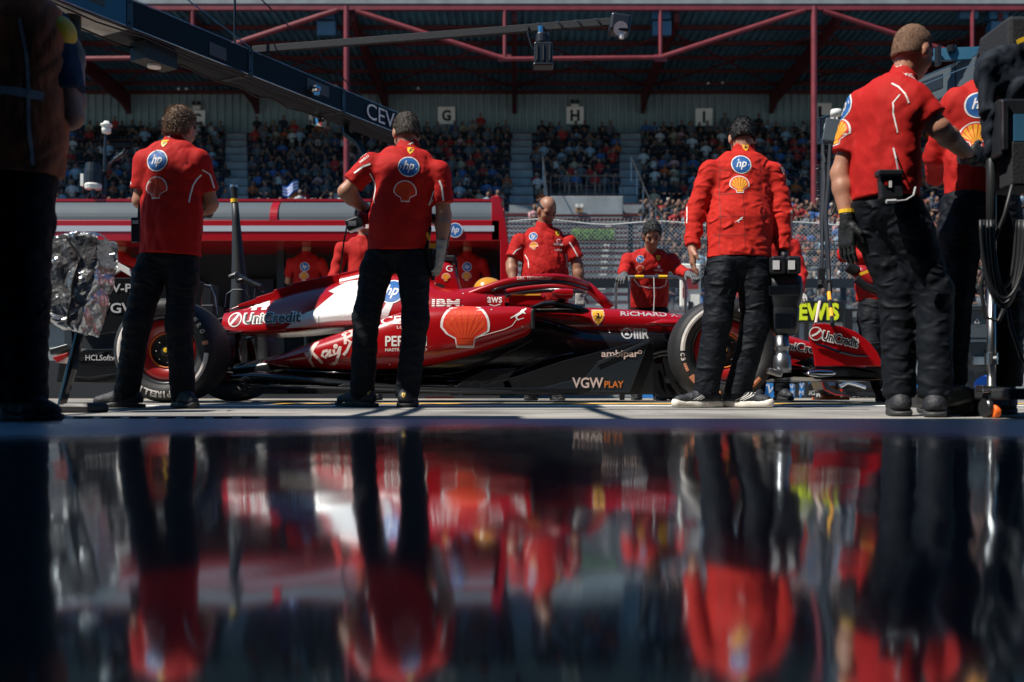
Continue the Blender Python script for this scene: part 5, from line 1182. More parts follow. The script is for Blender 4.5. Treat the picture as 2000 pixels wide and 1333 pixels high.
        if len(hair) < 3:
            me = ho.data; nvv = len(me.vertices); co = np.empty(nvv*3); me.vertices.foreach_get('co', co); co = co.reshape(-1,3); no = np.empty(nvv*3); me.vertices.foreach_get('normal', no); no = no.reshape(-1,3)
            rr = np.random.default_rng(seed); N = int(2200+3200*min(q,1.3)); ids = rr.integers(0, nvv, N); Lh = .005+.013*q; dn = -Up*.5-Fd*.15
            d_ = no[ids]*(.55 if q > 1.1 else .35)+dn*.8+rr.normal(size=(N,3))*.22; d_ /= np.linalg.norm(d_,axis=1)[:,None]; sd = np.cross(d_, no[ids]); sd /= np.linalg.norm(sd,axis=1)[:,None]+1e-6
            a0 = co[ids]-no[ids]*.001; wv = .0016+.0012*rr.random((N,1)); ln = Lh*(.5+rr.random((N,1)))
            V2 = np.concatenate([a0-sd*wv, a0+sd*wv, a0+d_*ln]); b = MB().use(hair[0]); M_ = np.array(e.matrix_basis.translation)
            b.v = [tuple(v+M_) for v in V2]; b.f = [(i, i+N, i+2*N) for i in range(N)]; b.m = [0]*N; b.build('strands', ho)
    if len(hair) > 2:
        F = Field(*box_of([hc], .16), .006); F.put(el(g(0,.0215,-.047), (.0625*k,.0725*k,.080*k), U=Sd, V_=Fd, N=Up), .03); F.put(el(g(0,.056,-.087), (.034*k,.035*k,.028*k), U=Sd, V_=Fd, N=Up), .02); F.cut(g(0,0,-.048), U3(Up*1.0-Fd*.25)); F.cut(g(0,-.005,0), -Fd); to_obj('beard', F, 'stubble', e)
    # ---- shirt
    lo, hi = box_of([P['shL'], P['shR'], P['elL'], P['elR'], P['wrL'], P['wrR'], hip, neck+up*.08], .22); F = Field(lo, hi, h)
    hem = hemp if hemp is not None else -.04                                      # below the hip joint
    F.put(rc(mid-up*.07, mid*.35+hip*.65, chest, waist, fw, .61), .06); F.put(rc(mid*.35+hip*.65, hip-up*.08, waist, waist*1.10+.006, fw, .70), .08)
    F.put(rc(P['shL']-up*.02, P['shR']-up*.02, .058, .058), .06); F.put(rc((P['shL']*.45+neck*.55), (P['shR']*.45+neck*.55), .056, .056), .05)
    if lean is not None: F.put(el(mid*.5+hip*.5+fw*lean, (waist*.8,.10,.16)), .08)
    X, Y, Z = np.meshgrid(*F.ax, indexing='ij', sparse=True); hz = hip[2]+hem
    F.noise(folds(seed, .0060, .062, (1,1,.6))); F.noise(folds(seed+1, .0026, .026, (1,1,.8))); F.f = np.maximum(F.f, (hz+.006*np.sin(X*9+seed)-Z).astype(np.float32))
    F2 = Field(lo, hi, h)
    for L in 'LR':
        sh, elb, wr = P['sh'+L], P['el'+L], P['wr'+L]; ax = U3(elb-sh); G = Field(lo, hi, h)
        if sleeve == 'short':
            G.put(rc(sh, sh+(elb-sh)*1.05, .061*arm, .067*arm), .01); G.cut(sh+(elb-sh)*.72, ax)
        else:
            G.put(rc(sh, elb, .064*arm, .056*arm), .03); G.put(rc(elb, wr, .056*arm, .044*arm), .03); G.cut(wr-U3(wr-elb)*.015, U3(wr-elb)) if sleeve == 'long' else None
            G.noise(crease([(elb, U3(wr-sh)), (wr*.7+elb*.3, U3(wr-elb)), (sh*.6+elb*.4, ax)], seed+3, .006, .016, .10))
        G.noise(folds(seed+9, .004, .04))
        k_ = .03; hh = np.clip(.5+.5*(F.f-G.f)/k_, 0, 1); F.f = F.f*(1-hh)+G.f*hh-k_*hh*(1-hh)
    G = Field(lo, hi, h); nd = U3(hc-Up*.06-neck); G.put(rc(neck-up*.03, neck+nd*.05, .088, .072, fw, .85), .01); G.cut(neck+nd*.042-Fd*.012+np.array([0,0,.010]), U3(nd+fw*.25)); F.f = np.minimum(F.f, G.f)
    st = to_obj('shirt' if sleeve == 'short' else 'jacket', F, shirt, e); out['shirt'] = st
    # ---- trousers
    if legs:
        pts = [P[n] for n in ('hiL','hiR','knL','knR','anL','anR')]; lo, hi = box_of(pts+[hip+up*.12], .16); lo[2] = max(lo[2], g0+.015); F = Field(lo, hi, h)
        F.put(rc(hip+up*.10, hip-up*.0, waist*.90, waist*.97, fw, .70), .05); cr = []
        for L in 'LR':
            a, b_, c = P['hi'+L], P['kn'+L], P['an'+L]; F.put(rc(a*.8+hip*.2, a*.65+b_*.35, .108*legw, .096*legw), .03); F.put(rc(a*.65+b_*.35, b_, .096*legw, .080*legw), .03); F.put(rc(b_, c, .080*legw, .074*legw), .03)
            cr += [(b_, U3(c-b_)), (c+(b_-c)*.12, U3(c-b_)), (a*.85+b_*.15, U3(b_-a)), (b_*.5+c*.5, U3(c-b_))]
        F.noise(crease(cr, seed+2, .0016, .0085, .11)); F.noise(folds(seed+4, .0050, .055, (1,1,.7))); F.noise(folds(seed+6, .0026, .022, (.6,.6,1.2)))
        for L in 'LR':
            c = P['an'+L]
        X, Y, Z = np.meshgrid(*F.ax, indexing='ij', sparse=True); F.f = np.maximum(F.f, (min(P['anL'][2], P['anR'][2])-.035+.012*np.sin(X*40)-Z).astype(np.float32) if not sit else F.f)
        if sit:
            for L in 'LR': F.cut(P['an'+L]-up*.03, -up)
        F.f = F.f+(.020*np.clip((Z-(hip[2]+hem)+.01)/.03, 0, 1)).astype(np.float32); F.f = np.maximum(F.f, (Z-(hip[2]+.105)).astype(np.float32)); out['trousers'] = to_obj('trousers', F, trous, e)
        if belt:
            F = Field(*box_of([hip+up*.08], .24), h); F.put(rc(hip+up*.14, hip+up*.0, waist*.93+.008, waist*.97+.008, fw, .72), .01); F.cut(hip+up*.095, up); F.cut(hip+up*.05, -up); out['belt'] = to_obj('belt', F, 'black', e)
        # ---- shoes
        for i, L in enumerate('LR'):
            an = P['an'+L]; td = U3(foot[i]); sl_ = 1.0 if soles == 'sole_white' else .86; gz0 = gz(an[1]) if an[1] > 4.4 else 0.0; c0 = np.array([an[0], an[1], gz0]); sd = np.cross(td, up); lo, hi = box_of([c0-td*.12, c0+td*.26, c0+up*.14], .09); lo[2] = gz0-.01
            F = Field(lo, hi, min(h,.008)); F.put(rc(c0-td*.055+up*.055, c0+td*.06+up*.055, .046, .050), .02); F.put(rc(c0+td*.06+up*.054, c0+td*.185*sl_+up*.042, .048, .034), .03); F.put(rc(c0+up*.07-td*.02, c0+up*.13-td*.025, .047, .046), .03)
            F.noise(crease([(c0+td*.10+up*.07, td)], seed, .003, .009, .06)); X, Y, Z = np.meshgrid(*F.ax, indexing='ij', sparse=True); F.f = np.maximum(F.f, (gz0+.030-Z).astype(np.float32)); F.f = np.maximum(F.f, (Z-gz0-.15).astype(np.float32))
            so_ = to_obj('shoe', F, shoes, e)
            F = Field(lo, hi, min(h,.007)); F.put(rc(c0-td*.062+up*.02, c0+td*.06+up*.02, .052, .050), .01); F.put(rc(c0+td*.06+up*.02, c0+td*.195*sl_+up*.028, .053, .038), .02); X, Y, Z = np.meshgrid(*F.ax, indexing='ij', sparse=True); zt = gz0+(.050 if soles == 'sole_white' else .036)+.012*np.sin(((X-c0[0])*td[0]+(Y-c0[1])*td[1])*26+1)
            F.f = np.maximum(F.f, (Z-zt).astype(np.float32)); F.f = np.maximum(F.f, (gz0+.003-Z).astype(np.float32)); to_obj('sole', F, soles, so_)
            out['shoe'+L] = so_
    # ---- gloves
    for i, L in enumerate('LR'):
        if hands and hands[i] and gloves[i]:
            wr = P['wr'+L]; hd = hands[i]; lo, hi = box_of([wr-U3(hd[0])*.05, wr+U3(hd[0])*.20], .10); F = Field(lo, hi, .0042)
            for p, kk in hand_prims(wr, *hd[:3], k=handk*1.08, curl=hd[3]): F.put(p, kk)
            F.put(rc(wr-U3(hd[0])*.045, wr+U3(hd[0])*.01, .036*handk, .032*handk), .01); F.cut(wr-U3(hd[0])*.045, -U3(hd[0])); out['glove'+L] = to_obj('glove', F, gloves[i], e)
    out.update(root=e, P=P, body=body, g=g); return out
def pdecal(r, name, L, px, py, d, target='shirt', dr=None, right=None, **k):
    """emblem on a person's clothing, laid from the side it faces"""
    o = r[target]; bv_ = r.setdefault('bvh_'+target, bvh_of(o)); p = W(px, py, d)
    if dr is None: p.y -= .6; return decal(name, L, p, X1, Z1, o, bv_, reach=1.2, **k)
    dr = Vector(dr).normalized(); right = Vector(right).normalized(); upv = right.cross(dr)*1.0
    if upv.z < 0: upv = -upv
    return decal(name, L, p-dr*.5, right, upv, o, bv_, reach=1.2, **k)
def pl(r, name, pts, d, w=.008, m='logo_white', **k):
    cxm = sum(p[0] for p in pts)/len(pts); cym = sum(p[1] for p in pts)/len(pts)
    return pdecal(r, name, [(line2d([((x-cxm)*d/FP, (cym-y)*d/FP) for x, y in pts], w), m, 0)], cxm, cym, d, **k)
SHD = lambda s=1, m='yellow': [(poly2d([SHIELD]), m, 0), (tr(poly2d([HORSE]), 0, .02, .7), 'logo_black', 1)]
# ---------------------------------------------------------------- 1: light haired mechanic on the left, arms folded
D1 = 6.12
r = person(D1, dict(head=(343,243,.10), neck=(333,279,.05), shL=(282,312,.02), shR=(388,312,.02), elL=(268,390,.05), elR=(402,392,.10), wrL=(318,398,.30), wrR=(372,398,.28), hiL=(300,492,.03), hiR=(358,492,.03),
     knL=(272,630,-.02), knR=(352,632,-.02), anL=(247,768,0), anR=(357,770,0)), 'light haired mechanic with folded arms standing before the rear tyre', fwd=(.1,1,0), face=(.35,1,-.35), h=.009,
     hair=('hair_light', .95), chest=.19, waist=.172, foot=((-.45,-.1,0),(.5,-.6,0)), gloves=('glove_black','glove_black'), hands=(((1,.2,.1),(0,1,0),(0,0,1),.6),((-1,.3,.2),(0,1,0),(0,0,1),.6)), hemp=-.02, seed=3, arm=1.08)
pdecal(r, 'emblem', place(SHD(), 0, 0, .029), 325, 283, D1); pdecal(r, 'emblem', place(hp(), 0, 0, .068), 316, 320, D1); pdecal(r, 'emblem', place(PEC_SHADE, 0, 0, .072), 314, 373, D1)
pdecal(r, 'emblem', place(puma(), 0, 0, .02), 331, 263, D1)
pl(r, 'piping', [(396,344),(389,352),(382,368),(378,385),(376,400)], D1); pl(r, 'piping', [(399,335),(410,341),(418,375)], D1); pl(r, 'piping', [(255,355),(262,380),(263,400)], D1)
e = empty('radio', W(268,450,5.95), 'black walkie talkie with antenna clipped to the left hip of the light haired mechanic', 'radio')
b = MB().use('plastic'); b.box(W(265,450,5.93), (.05,.03,.15)); b.build('case', e, bevel=.008); b = MB().use('black'); b.tube([W(271,428,5.93), W(272,398,5.93)], [.009,.006], 8); b.build('antenna', e); b = MB().use('logo_grey'); b.box(W(264,434,5.91), (.034,.006,.02)); b.build('screen', e)
e = empty('headphones', W(405,394,6.3), 'dark round headphones held at the elbow of the light haired mechanic', 'headphones')
b = MB().use('plastic'); b.lathe([(0,.03),(.05,.03),(.06,.01),(.06,-.02),(0,-.03)], W(398,394,6.22), (1,-.4,0), 20); b.build('ear_cup', e, smooth=True)
# ---------------------------------------------------------------- 2: central mechanic with a drill
D2 = 6.27
r = person(D2, dict(head=(789,252,.11), neck=(797,290,.06), shL=(724,318,.02), shR=(858,334,.02), elL=(674,374,.02), elR=(866,420,.03), wrL=(707,402,.16), wrR=(862,484,-.02), hiL=(742,482,.05), hiR=(806,482,.05),
     knL=(716,622,-.02), knR=(812,630,-.02), anL=(708,764,0), anR=(796,768,-.02)), 'mechanic in red shirt seen from behind holding a cordless drill before the car', fwd=(-.1,1,0), face=(-.4,1,-.45), h=.009,
     hair=('hair_grey', .55), chest=.192, waist=.172, foot=((-.6,.3,0),(.12,.9,0)), gloves=('glove_black','glove_grey'), hands=(((1,.5,-.5),(0,1,0),(0,0,1),.8),((-.1,.1,-1),(-.5,.8,0),(.3,1,0),.35)), hemp=-.02, seed=5, arm=1.12, legw=1.02)
pdecal(r, 'emblem', place(SHD(), 0, 0, .028), 803, 297, D2); pdecal(r, 'emblem', place(hp(), 0, 0, .066), 801, 332, D2); pdecal(r, 'emblem', place(PEC_SHADE, 0, 0, .070), 794, 380, D2)
pdecal(r, 'emblem', place(puma(), 0, 0, .018), 802, 279, D2)
pl(r, 'piping', [(694,342),(710,330),(726,324)], D2, .012); pl(r, 'piping', [(724,342),(732,356),(734,372),(731,390),(733,400)], D2); pl(r, 'piping', [(859,356),(864,370),(867,396)], D2, .012); pl(r, 'piping', [(846,392),(838,402),(848,376)], D2)
for i_, (x_, y_) in enumerate(((722,766),(792,772))):
    pdecal(r, 'emblem', place(SHD(), 0, 0, .016), x_, y_, D2, target='shoe'+'LR'[i_])
for i, s_ in enumerate(('FCC','PIRELLI')): pdecal(r, 'lettering', [(tr(fit_text(s_, .07, .016, bold=.02), rot=38), 'logo_white', 0)], 707+6*i, 306+8*i, D2)
e = empty('cordless_drill', W(695,430,6.35), 'red and black cordless drill with battery held at the left hip of the central mechanic', 'drill')
b = MB().use('plastic'); b.box(W(694,438,6.33), (.11,.09,.075), Matrix.Rotation(R(-20),3,'Y')); b.build('battery', e, bevel=.01); b = MB().use('rim_red'); b.tube([W(712,418,6.36), W(700,428,6.34)], .026, 10); b.box(W(718,432,6.4), (.07,.16,.07)); b.build('housing', e, bevel=.012)
b = MB().use('black'); b.tube([W(678,440,6.3), W(672,470,6.3), W(668,500,6.33), W(664,535,6.5)], .006, 6); b.build('cable', e)
b = MB().use('logo_grey'); b.box(W(688,437,6.28), (.05,.012,.03)); b.build('label_plate', e)
e = empty('wheel_gun', W(848,450,6.35), 'black wheel gun with curved yellow-marked handle carried on the right hip of the central mechanic', 'wheel gun')
b = MB().use('plastic'); b.tube([W(840,425,6.4), W(856,432,6.42), W(868,455,6.42), W(866,485,6.42)], [.03,.04,.045,.03], 12); b.tube([W(866,485,6.42), W(852,505,6.42), W(840,520,6.42)], [.04,.05,.03], 12); b.box(W(832,468,6.30), (.05,.05,.16), Matrix.Rotation(R(8),3,'Y')); b.build('housing', e, bevel=.01)
b = MB().use('black'); b.tube([W(838,488,6.28), W(842,520,6.28), W(846,548,6.28)], [.03,.022,.012], 8); b.build('strap', e)
b = MB().use('shell_yellow'); b.box(W(846,481,6.27), (.05,.02,.03)); b.box(W(836,462,6.27), (.02,.012,.05), Matrix.Rotation(R(-20),3,'Y')); b.build('label_plate', e)
# ---------------------------------------------------------------- 4: fireproof jacket, black trousers
D4 = 6.2
r = person(D4, dict(head=(1464,255,.20), neck=(1464,292,.15), shL=(1394,326,.12), shR=(1520,330,.12), elL=(1362,412,.08), elR=(1535,415,.06), wrL=(1352,486,.0), wrR=(1531,494,.02), hiL=(1414,502,0), hiR=(1472,502,0),
     knL=(1398,630,-.04), knR=(1474,632,-.02), anL=(1378,764,-.02), anR=(1440,766,0)), 'man in quilted red fireproof jacket standing before the front tyre with head bowed', face=(.02,1,-.65), h=.008,
     sleeve='long', shirt='suit_red', hair=('hair_dark', .55), chest=.200, waist=.182, foot=((-.9,-.25,0),(.7,-.45,0)), soles='sole_white', hands=(((.05,.0,-1),(.5,.6,0),(0,-1,.0),.35),((0,0,-1),(-.5,.8,0),(0,1,0),.9)), gloves=(None,'glove_black'), hemp=-.01, seed=8, arm=1.08, legw=1.08)
pdecal(r, 'emblem', place(SHD(m='shell_yellow'), 0, 0, .028), 1463, 281, D4); pdecal(r, 'emblem', place(hp(), 0, 0, .062), 1449, 320, D4); pdecal(r, 'emblem', place(PEC, 0, 0, .060), 1443, 362, D4); pdecal(r, 'emblem', place(puma(), 0, 0, .024), 1437, 434, D4)
for pts in ([(1378,292),(1400,284),(1430,272)], [(1490,273),(1515,284),(1540,300)]): pl(r, 'piping', pts, D4, .007)
pl(r, 'piping', [(1374,310),(1362,340),(1352,372),(1345,395)], D4, .007); pl(r, 'piping', [(1530,315),(1543,345),(1548,395)], D4, .022); pl(r, 'piping', [(1345,400),(1342,440)], D4, .005)
for pts in ([(1385,330),(1520,330)], [(1382,378),(1520,384)], [(1374,425),(1514,430)], [(1374,462),(1512,468)], [(1410,300),(1405,380),(1400,490)], [(1486,300),(1490,400),(1484,490)], [(1448,380),(1446,490)]):
    pl(r, 'quilt_seam', [(pts[0][0]+(pts[-1][0]-pts[0][0])*t, pts[0][1]+(pts[-1][1]-pts[0][1])*t) for t in (0,.25,.5,.75,1)], D4, .0018, 'dull_red')
pdecal(r, 'lettering', [(tr(fit_text('RICHARD MILLE', .19, .016, bold=.03), rot=-88), 'logo_grey', 0)], 1547, 440, D4)
for i, L in enumerate('LR'):
    sh = r['shoe'+L]
    pdecal(r, 'stripe', [(line2d([(-.06+.02*q,-.02), (.0+.02*q,.012), (.03+.02*q,.045)], .004), 'logo_white', 0) for q in range(3)], (1368,1452)[i], (775,776)[i], D4, target='shoe'+L)
e = empty('wheel_gun', W(1532,620,6.15), 'large black twin battery wheel gun with chrome nozzle hanging beside the jacketed man', 'wheel gun')
q = Matrix.Rotation(R(-3),3,'Y')
for s_ in (-1,1):
    b = MB().use('plastic'); b.box(W(1531+s_*15,520,6.12), (.088,.12,.11)); b.build('battery', e, bevel=.014); b = MB().use('label_white'); b.box(W(1531+s_*15,518,6.055), (.040,.004,.055)); b.build('label_plate', e)
b = MB().use('plastic'); b.loft([[Vector(W(1532,y,6.17))+Vector((w*math.copysign(abs(math.cos(a))**.6,math.cos(a)), w*.75*math.copysign(abs(math.sin(a))**.6,math.sin(a)), 0)) for a in [2*math.pi*k/24 for k in range(24)]] for y, w in ((536,.07),(542,.10),(560,.108),(575,.108),(592,.098),(600,.085),(604,.088),(640,.082),(652,.072),(656,.05))]); b.build('housing', e, smooth=True)
b = MB().use('black_gloss'); b.box(W(1532,568,6.05), (.19,.008,.06)); b.box(W(1532,628,6.07), (.11,.02,.10)); b.build('cover', e, bevel=.008)
b = MB().use('gun_steel'); b.lathe([(0,.0),(.046,.0),(.046,-.055),(.050,-.06),(.050,-.075),(.042,-.08),(.042,-.12),(.052,-.125),(.056,-.20),(.052,-.23),(.0,-.23)], W(1526,656,6.15), (-.03,0,1), 28); b.build('nozzle', e, smooth=True)
b = MB().use('steel'); b.box(W(1513,728,6.08), (.09,.05,.035), Matrix.Rotation(R(18),3,'Y')); b.build('trigger_guard', e, bevel=.008)
# ---------------------------------------------------------------- 5: tall mechanic at the right, in profile
D5 = 4.74
r = person(D5, dict(head=(1783,104,0), neck=(1757,158,0), shL=(1690,196,.06), shR=(1760,212,-.16), elL=(1655,330,.10), elR=(1798,272,-.20), wrL=(1662,432,.05), wrR=(1890,308,-.02), hiL=(1706,392,.07), hiR=(1742,392,-.07),
     knL=(1762,580,.05), knR=(1815,575,-.06), anL=(1766,762,.06), anR=(1812,768,-.08)), 'tall mechanic with shaved head seen in profile reaching out to the dark equipment trolley', fwd=(1,.35,0), face=(.85,.5,-.38), h=.009,
     hair=('hair_buzz', .12), chest=.195, waist=.172, foot=((.2,.8,0),(.35,.8,0)), gloves=('glove_black','glove_black'), hands=(((.0,.05,-1),(.7,-.4,0),(.5,-.8,0),.30),((1,.2,.05),(.2,1,0),(0,0,1),1.0)), hemp=-.0, seed=12, arm=1.08, legw=1.03, skin='skin', soles='sole_dark', handk=1.05, belt=True)
dd = (.55,.83,0); rt = (.83,-.55,0)
pdecal(r, 'emblem', place(hp(), 0, 0, .066), 1660, 212, D5+.09, dr=(.93,.35,0), right=(.35,-.93,0)); pdecal(r, 'emblem', place(PEC, 0, 0, .068), 1657, 262, D5+.09, dr=(.93,.35,0), right=(.35,-.93,0))
for s_, x, y, w in (('FCC',1758,158,.05), ('PIRELLI',1758,170,.085)): pdecal(r, 'lettering', [(tr(fit_text(s_, w, .018, bold=.02), rot=-8), 'logo_white', 0)], x, y, D5)
pdecal(r, 'emblem', [(poly2d([circ(1,20)]), 'logo_white', 0)] and [(tr(poly2d([circ(1,20)]), 0, 0, .034, sy=.012), 'logo_white', 0)], 1738, 135, D5)
pl(r, 'piping', [(1713,186),(1722,196),(1730,212),(1736,230)], D5, .007); pl(r, 'piping', [(1722,212),(1711,226),(1712,245),(1720,282)], D5, .005)
e = empty('radio_pack', W(1740,362,4.5), 'black battery radio pack with pale cable clipped to the belt of the tall mechanic', 'radio')
b = MB().use('plastic'); b.box(W(1738,362,4.52), (.10,.05,.13), Matrix.Rotation(R(-4),3,'Y')); b.box(W(1736,340,4.51), (.115,.06,.03)); b.build('case', e, bevel=.008)
b = MB().use('label_white'); b.box(W(1739,360,4.49), (.012,.004,.03)); b.build('label_plate', e); b = MB().use('rim_red'); b.box(W(1731,359,4.49), (.014,.004,.014)); b.build('red_mark', e)
b = MB().use('logo_grey'); b.tube([W(1788,366,4.48), W(1784,382,4.46), W(1770,391,4.46), W(1752,393,4.46)], .0042, 6); b.tube([W(1750,393,4.46), W(1731,394,4.46)], .009, 8); b.tube([W(1745,290,4.55), W(1750,310,4.5), W(1754,332,4.5)], .004, 6); b.build('cable', e)
b = MB().use('yellow'); w_ = Vector(r['P']['wrL']); b.tube([w_+Vector((0,0,.045)), w_+Vector((0,0,.062))], .041, 14); o = b.build('wristband', r['root'])
# ---------------------------------------------------------------- 6: man behind the trolley at the far right
D6 = 5.05
r = person(D6, dict(head=(1958,122,.05), neck=(1940,168,0), shL=(1868,200,0), shR=(1985,205,0), elL=(1850,290,.12), elR=(2000,300,.05), wrL=(1878,330,.30), wrR=(1975,330,.25), hiL=(1880,392,0), hiR=(1950,392,0),
     knL=(1862,570,-.02), knR=(1965,570,0), anL=(1858,738,.02), anR=(1968,745,.02)), 'grey haired man in red top standing with his back turned behind the equipment trolley', face=(.3,1,-.3), h=.010, sleeve='long', shirt='long_red',
     hair=('hair_grey', 1.2), chest=.195, waist=.165, foot=((-.3,.7,0),(.3,.7,0)), gloves=('glove_black','glove_black'), hands=(((1,.2,.1),(0,1,0),(0,0,1),.6),((-1,.3,.1),(0,1,0),(0,0,1),.6)), hemp=.03, seed=15, arm=1.1, legw=1.1, belt=True)
pdecal(r, 'emblem', place(SHD(m='shell_yellow'), 0, 0, .032), 1906, 180, D6); pdecal(r, 'emblem', place(hp(), 0, 0, .066), 1893, 217, D6); pdecal(r, 'emblem', place(PEC, 0, 0, .067), 1887, 274, D6)
# ---------------------------------------------------------------- 0: dark figure at the left edge in an orange vest
D0 = 4.0
r = person(D0, dict(head=(38,-62,.0), neck=(30,-4,0), shL=(-55,45,.0), shR=(98,48,.04), elL=(-100,150,.1), elR=(133,226,.02), wrL=(0,60,.28), wrR=(104,80,.22), hiL=(-8,352,0), hiR=(48,352,0),
     knL=(0,560,.0), knR=(48,565,0), anL=(8,770,.02), anR=(50,772,.0)), 'dark figure at the left edge with orange reflective vest and raised arms', fwd=(.2,1,0), face=(.1,1,-.1), h=.010, shirt='navy', trous='trouser',
     hair=('hair_dark', .5), chest=.215, waist=.195, foot=((.7,-.5,0),(.8,-.4,0)), hands=(((.3,.2,1),(0,1,0),(1,0,0),.9),((-.6,.3,1),(0,1,0),(-1,0,0),.9)), hemp=.02, seed=19, arm=1.15, legw=1.15)
o = bpy.data.objects; sh_ = r['shirt']
F = Field(*box_of([r['P']['shL']*.3+r['P']['shR']*.7, r['P']['hiR'], r['P']['hiL'], r['P']['neck']], .26), .011)
mid = (r['P']['shL']+r['P']['shR'])/2; hip = (r['P']['hiL']+r['P']['hiR'])/2; fw = U3((.2,1,0))
F.put(rc(mid-nv((0,0,.07)), mid*.35+hip*.65, .232, .214, fw, .68), .06); F.put(rc(mid*.35+hip*.65, hip-nv((0,0,.02)), .214, .218, fw, .72), .08); F.put(rc(mid-nv((.10,0,.03)), mid+nv((.12,0,-.03)), .075, .075), .05)
F.noise(folds(33, .006, .05)); F.cut(hip+nv((0,0,.01)), nv((0,0,-1))); F.cut(r['P']['neck']+nv((0,0,.01)), nv((0,0,1))); vest = to_obj('vest', F, 'vest_orange', r['root'])
vb = bvh_of(vest)
for pts, w_ in (([(-20,195),(30,198),(110,205)], .035), ([(-20,215),(40,212)], .03), ([(70,60),(82,130),(88,200),(92,300),(95,350)], .012)):
    cxm = sum(p[0] for p in pts)/len(pts); cym = sum(p[1] for p in pts)/len(pts); p = W(cxm, cym, D0); p.y -= .6
    decal('reflective_band', [(line2d([((x-cxm)*D0/FP, (cym-y)*D0/FP) for x, y in pts], w_), 'logo_grey', 0)], p, X1, Z1, vest, vb, reach=1.2)
F = Field(*box_of([W(75,62,4.0)], .16), .008); F.put(rc(W(55,52,3.99), W(112,66,4.01), .076, .074), .01); F.cut(np.array(W(64,60,4.0)), U3((-1,0,.3))); to_obj('yoke', F, 'yellow', r['root'])
# ---------------------------------------------------------------- 3: bald mechanic behind the halo
D3 = 9.0
r = person(D3, dict(head=(1068,413,-.03), neck=(1062,446,0), shL=(1112,474,0), shR=(1014,472,0), elL=(1128,520,-.02), elR=(999,518,-.03), wrL=(1132,575,-.06), wrR=(1003,556,-.12), hiL=(1086,580,0), hiR=(1044,580,0),
     knL=(1086,680,0), knR=(1040,680,0), anL=(1088,768,.03), anR=(1038,768,.03)), 'balding mechanic in red polo facing the camera behind the cockpit and looking right', fwd=(0,-1,0), face=(.5,-1,-.70), h=.008,
     hair=('hair_dark', .25, 'bald'), chest=.20, waist=.19, foot=((.2,-1,0),(-.2,-1,0)), gloves=('glove_grey','glove_grey'), hands=(((0,-.1,-1),(0,1,0),(1,0,0),.4),((.2,-.3,-1),(0,1,0),(-1,0,0),.5)), hemp=-.05, seed=22, arm=1.18, skin='skin_tan', lean=.06)
pdecal(r, 'emblem', place(hp(), 0, 0, .038), 1041, 465, D3); pdecal(r, 'emblem', place(PEC, 0, 0, .037), 1042, 484, D3); pdecal(r, 'emblem', place(SHD(), 0, 0, .027), 1088.5, 459, D3)
pdecal(r, 'lettering', [(tr(poly2d([circ(.02,16)]), 0, .022), 'logo_white', 0), (tr(poly2d([circ(.014,16)]), 0, .022), 'shell_red', 1), (tr(fit_text('UniCredit', .085, .02, bold=.03), 0, -.008), 'logo_white', 0), (tr(fit_text('CEVA', .07, .018, bold=.02), 0, -.06), 'logo_white', 0)], 1090, 479, D3)
pl(r, 'piping', [(996,508),(1008,492),(1019,486)], D3, .01); pl(r, 'piping', [(1111,476),(1119,488),(1127,504)], D3, .01); pl(r, 'piping', [(1025,500),(1031,512),(1032,527)], D3, .008); pl(r, 'piping', [(1104,498),(1107,512),(1106,525)], D3, .008)
# ---------------------------------------------------------------- 7: curly haired mechanic pushing a trolley
D7 = 9.6
r = person(D7, dict(head=(1269,465,-.16), neck=(1268,498,-.05), shL=(1311,508,-.02), shR=(1226,508,-.02), elL=(1322,532,-.10), elR=(1217,532,-.10), wrL=(1334,544,-.32), wrR=(1211,546,-.32), hiL=(1290,600,.10), hiR=(1250,600,.10),
     knL=(1292,682,.05), knR=(1248,682,.10), anL=(1290,766,.05), anR=(1292-45,766,.15)), 'curly haired mechanic in red sweater leaning forward on a steel trolley handle', fwd=(0,-1,-.2), face=(-.03,-1,-.6), h=.008, sleeve='long', shirt='long_red',
     hair=('hair_dark', 1.05), chest=.185, waist=.165, foot=((.1,-1,0),(-.1,-1,0)), gloves=('glove_mid','glove_mid'), hands=(((.3,-.8,-.3),(0,.2,-1),(-1,0,0),1.0),((-.3,-.8,-.3),(0,.2,-1),(1,0,0),1.0)), hemp=.0, seed=25, skin='skin_tan')
pdecal(r, 'emblem', place(hp(), 0, 0, .036), 1250, 507, D7-.1); pdecal(r, 'emblem', place(PEC_SHADE, 0, 0, .035), 1250, 526, D7-.1); pdecal(r, 'emblem', place(SHD(), 0, 0, .027), 1285, 505, D7-.1)
pdecal(r, 'lettering', [(tr(fit_text('UniCredit', .085, .02, bold=.03), 0, -.008), 'logo_white', 0), (tr(poly2d([circ(.016,16)]), 0, .022), 'logo_white', 0), (tr(fit_text('CEVA', .07, .018, bold=.02), 0, -.05), 'logo_white', 0)], 1286, 527, D7-.1)
pl(r, 'piping', [(1240,545),(1250,558),(1268,562),(1290,562),(1302,556),(1304,545)], D7-.1, .008); pl(r, 'piping', [(1228,494),(1246,486)], D7, .008); pl(r, 'piping', [(1290,486),(1308,494)], D7, .008)
e = empty('push_trolley', W(1272,700,9.2), 'tubular steel trolley handle with yellow and black bands in front of the curly haired mechanic', 'trolley')
b = MB().use('steel'); dT = 9.25
b.tube([W(1203,770,dT), W(1203,555,dT), W(1208,546,dT), W(1222,541,dT), W(1320,541,dT), W(1334,546,dT), W(1339,556,dT), W(1339,770,dT)], .014, 10); b.build('handle', e, smooth=True)
for x in (1229,): b = MB().use('steel'); b.tube([W(x,545,dT), W(x,770,dT)], .011, 8); b.build('upright', e)
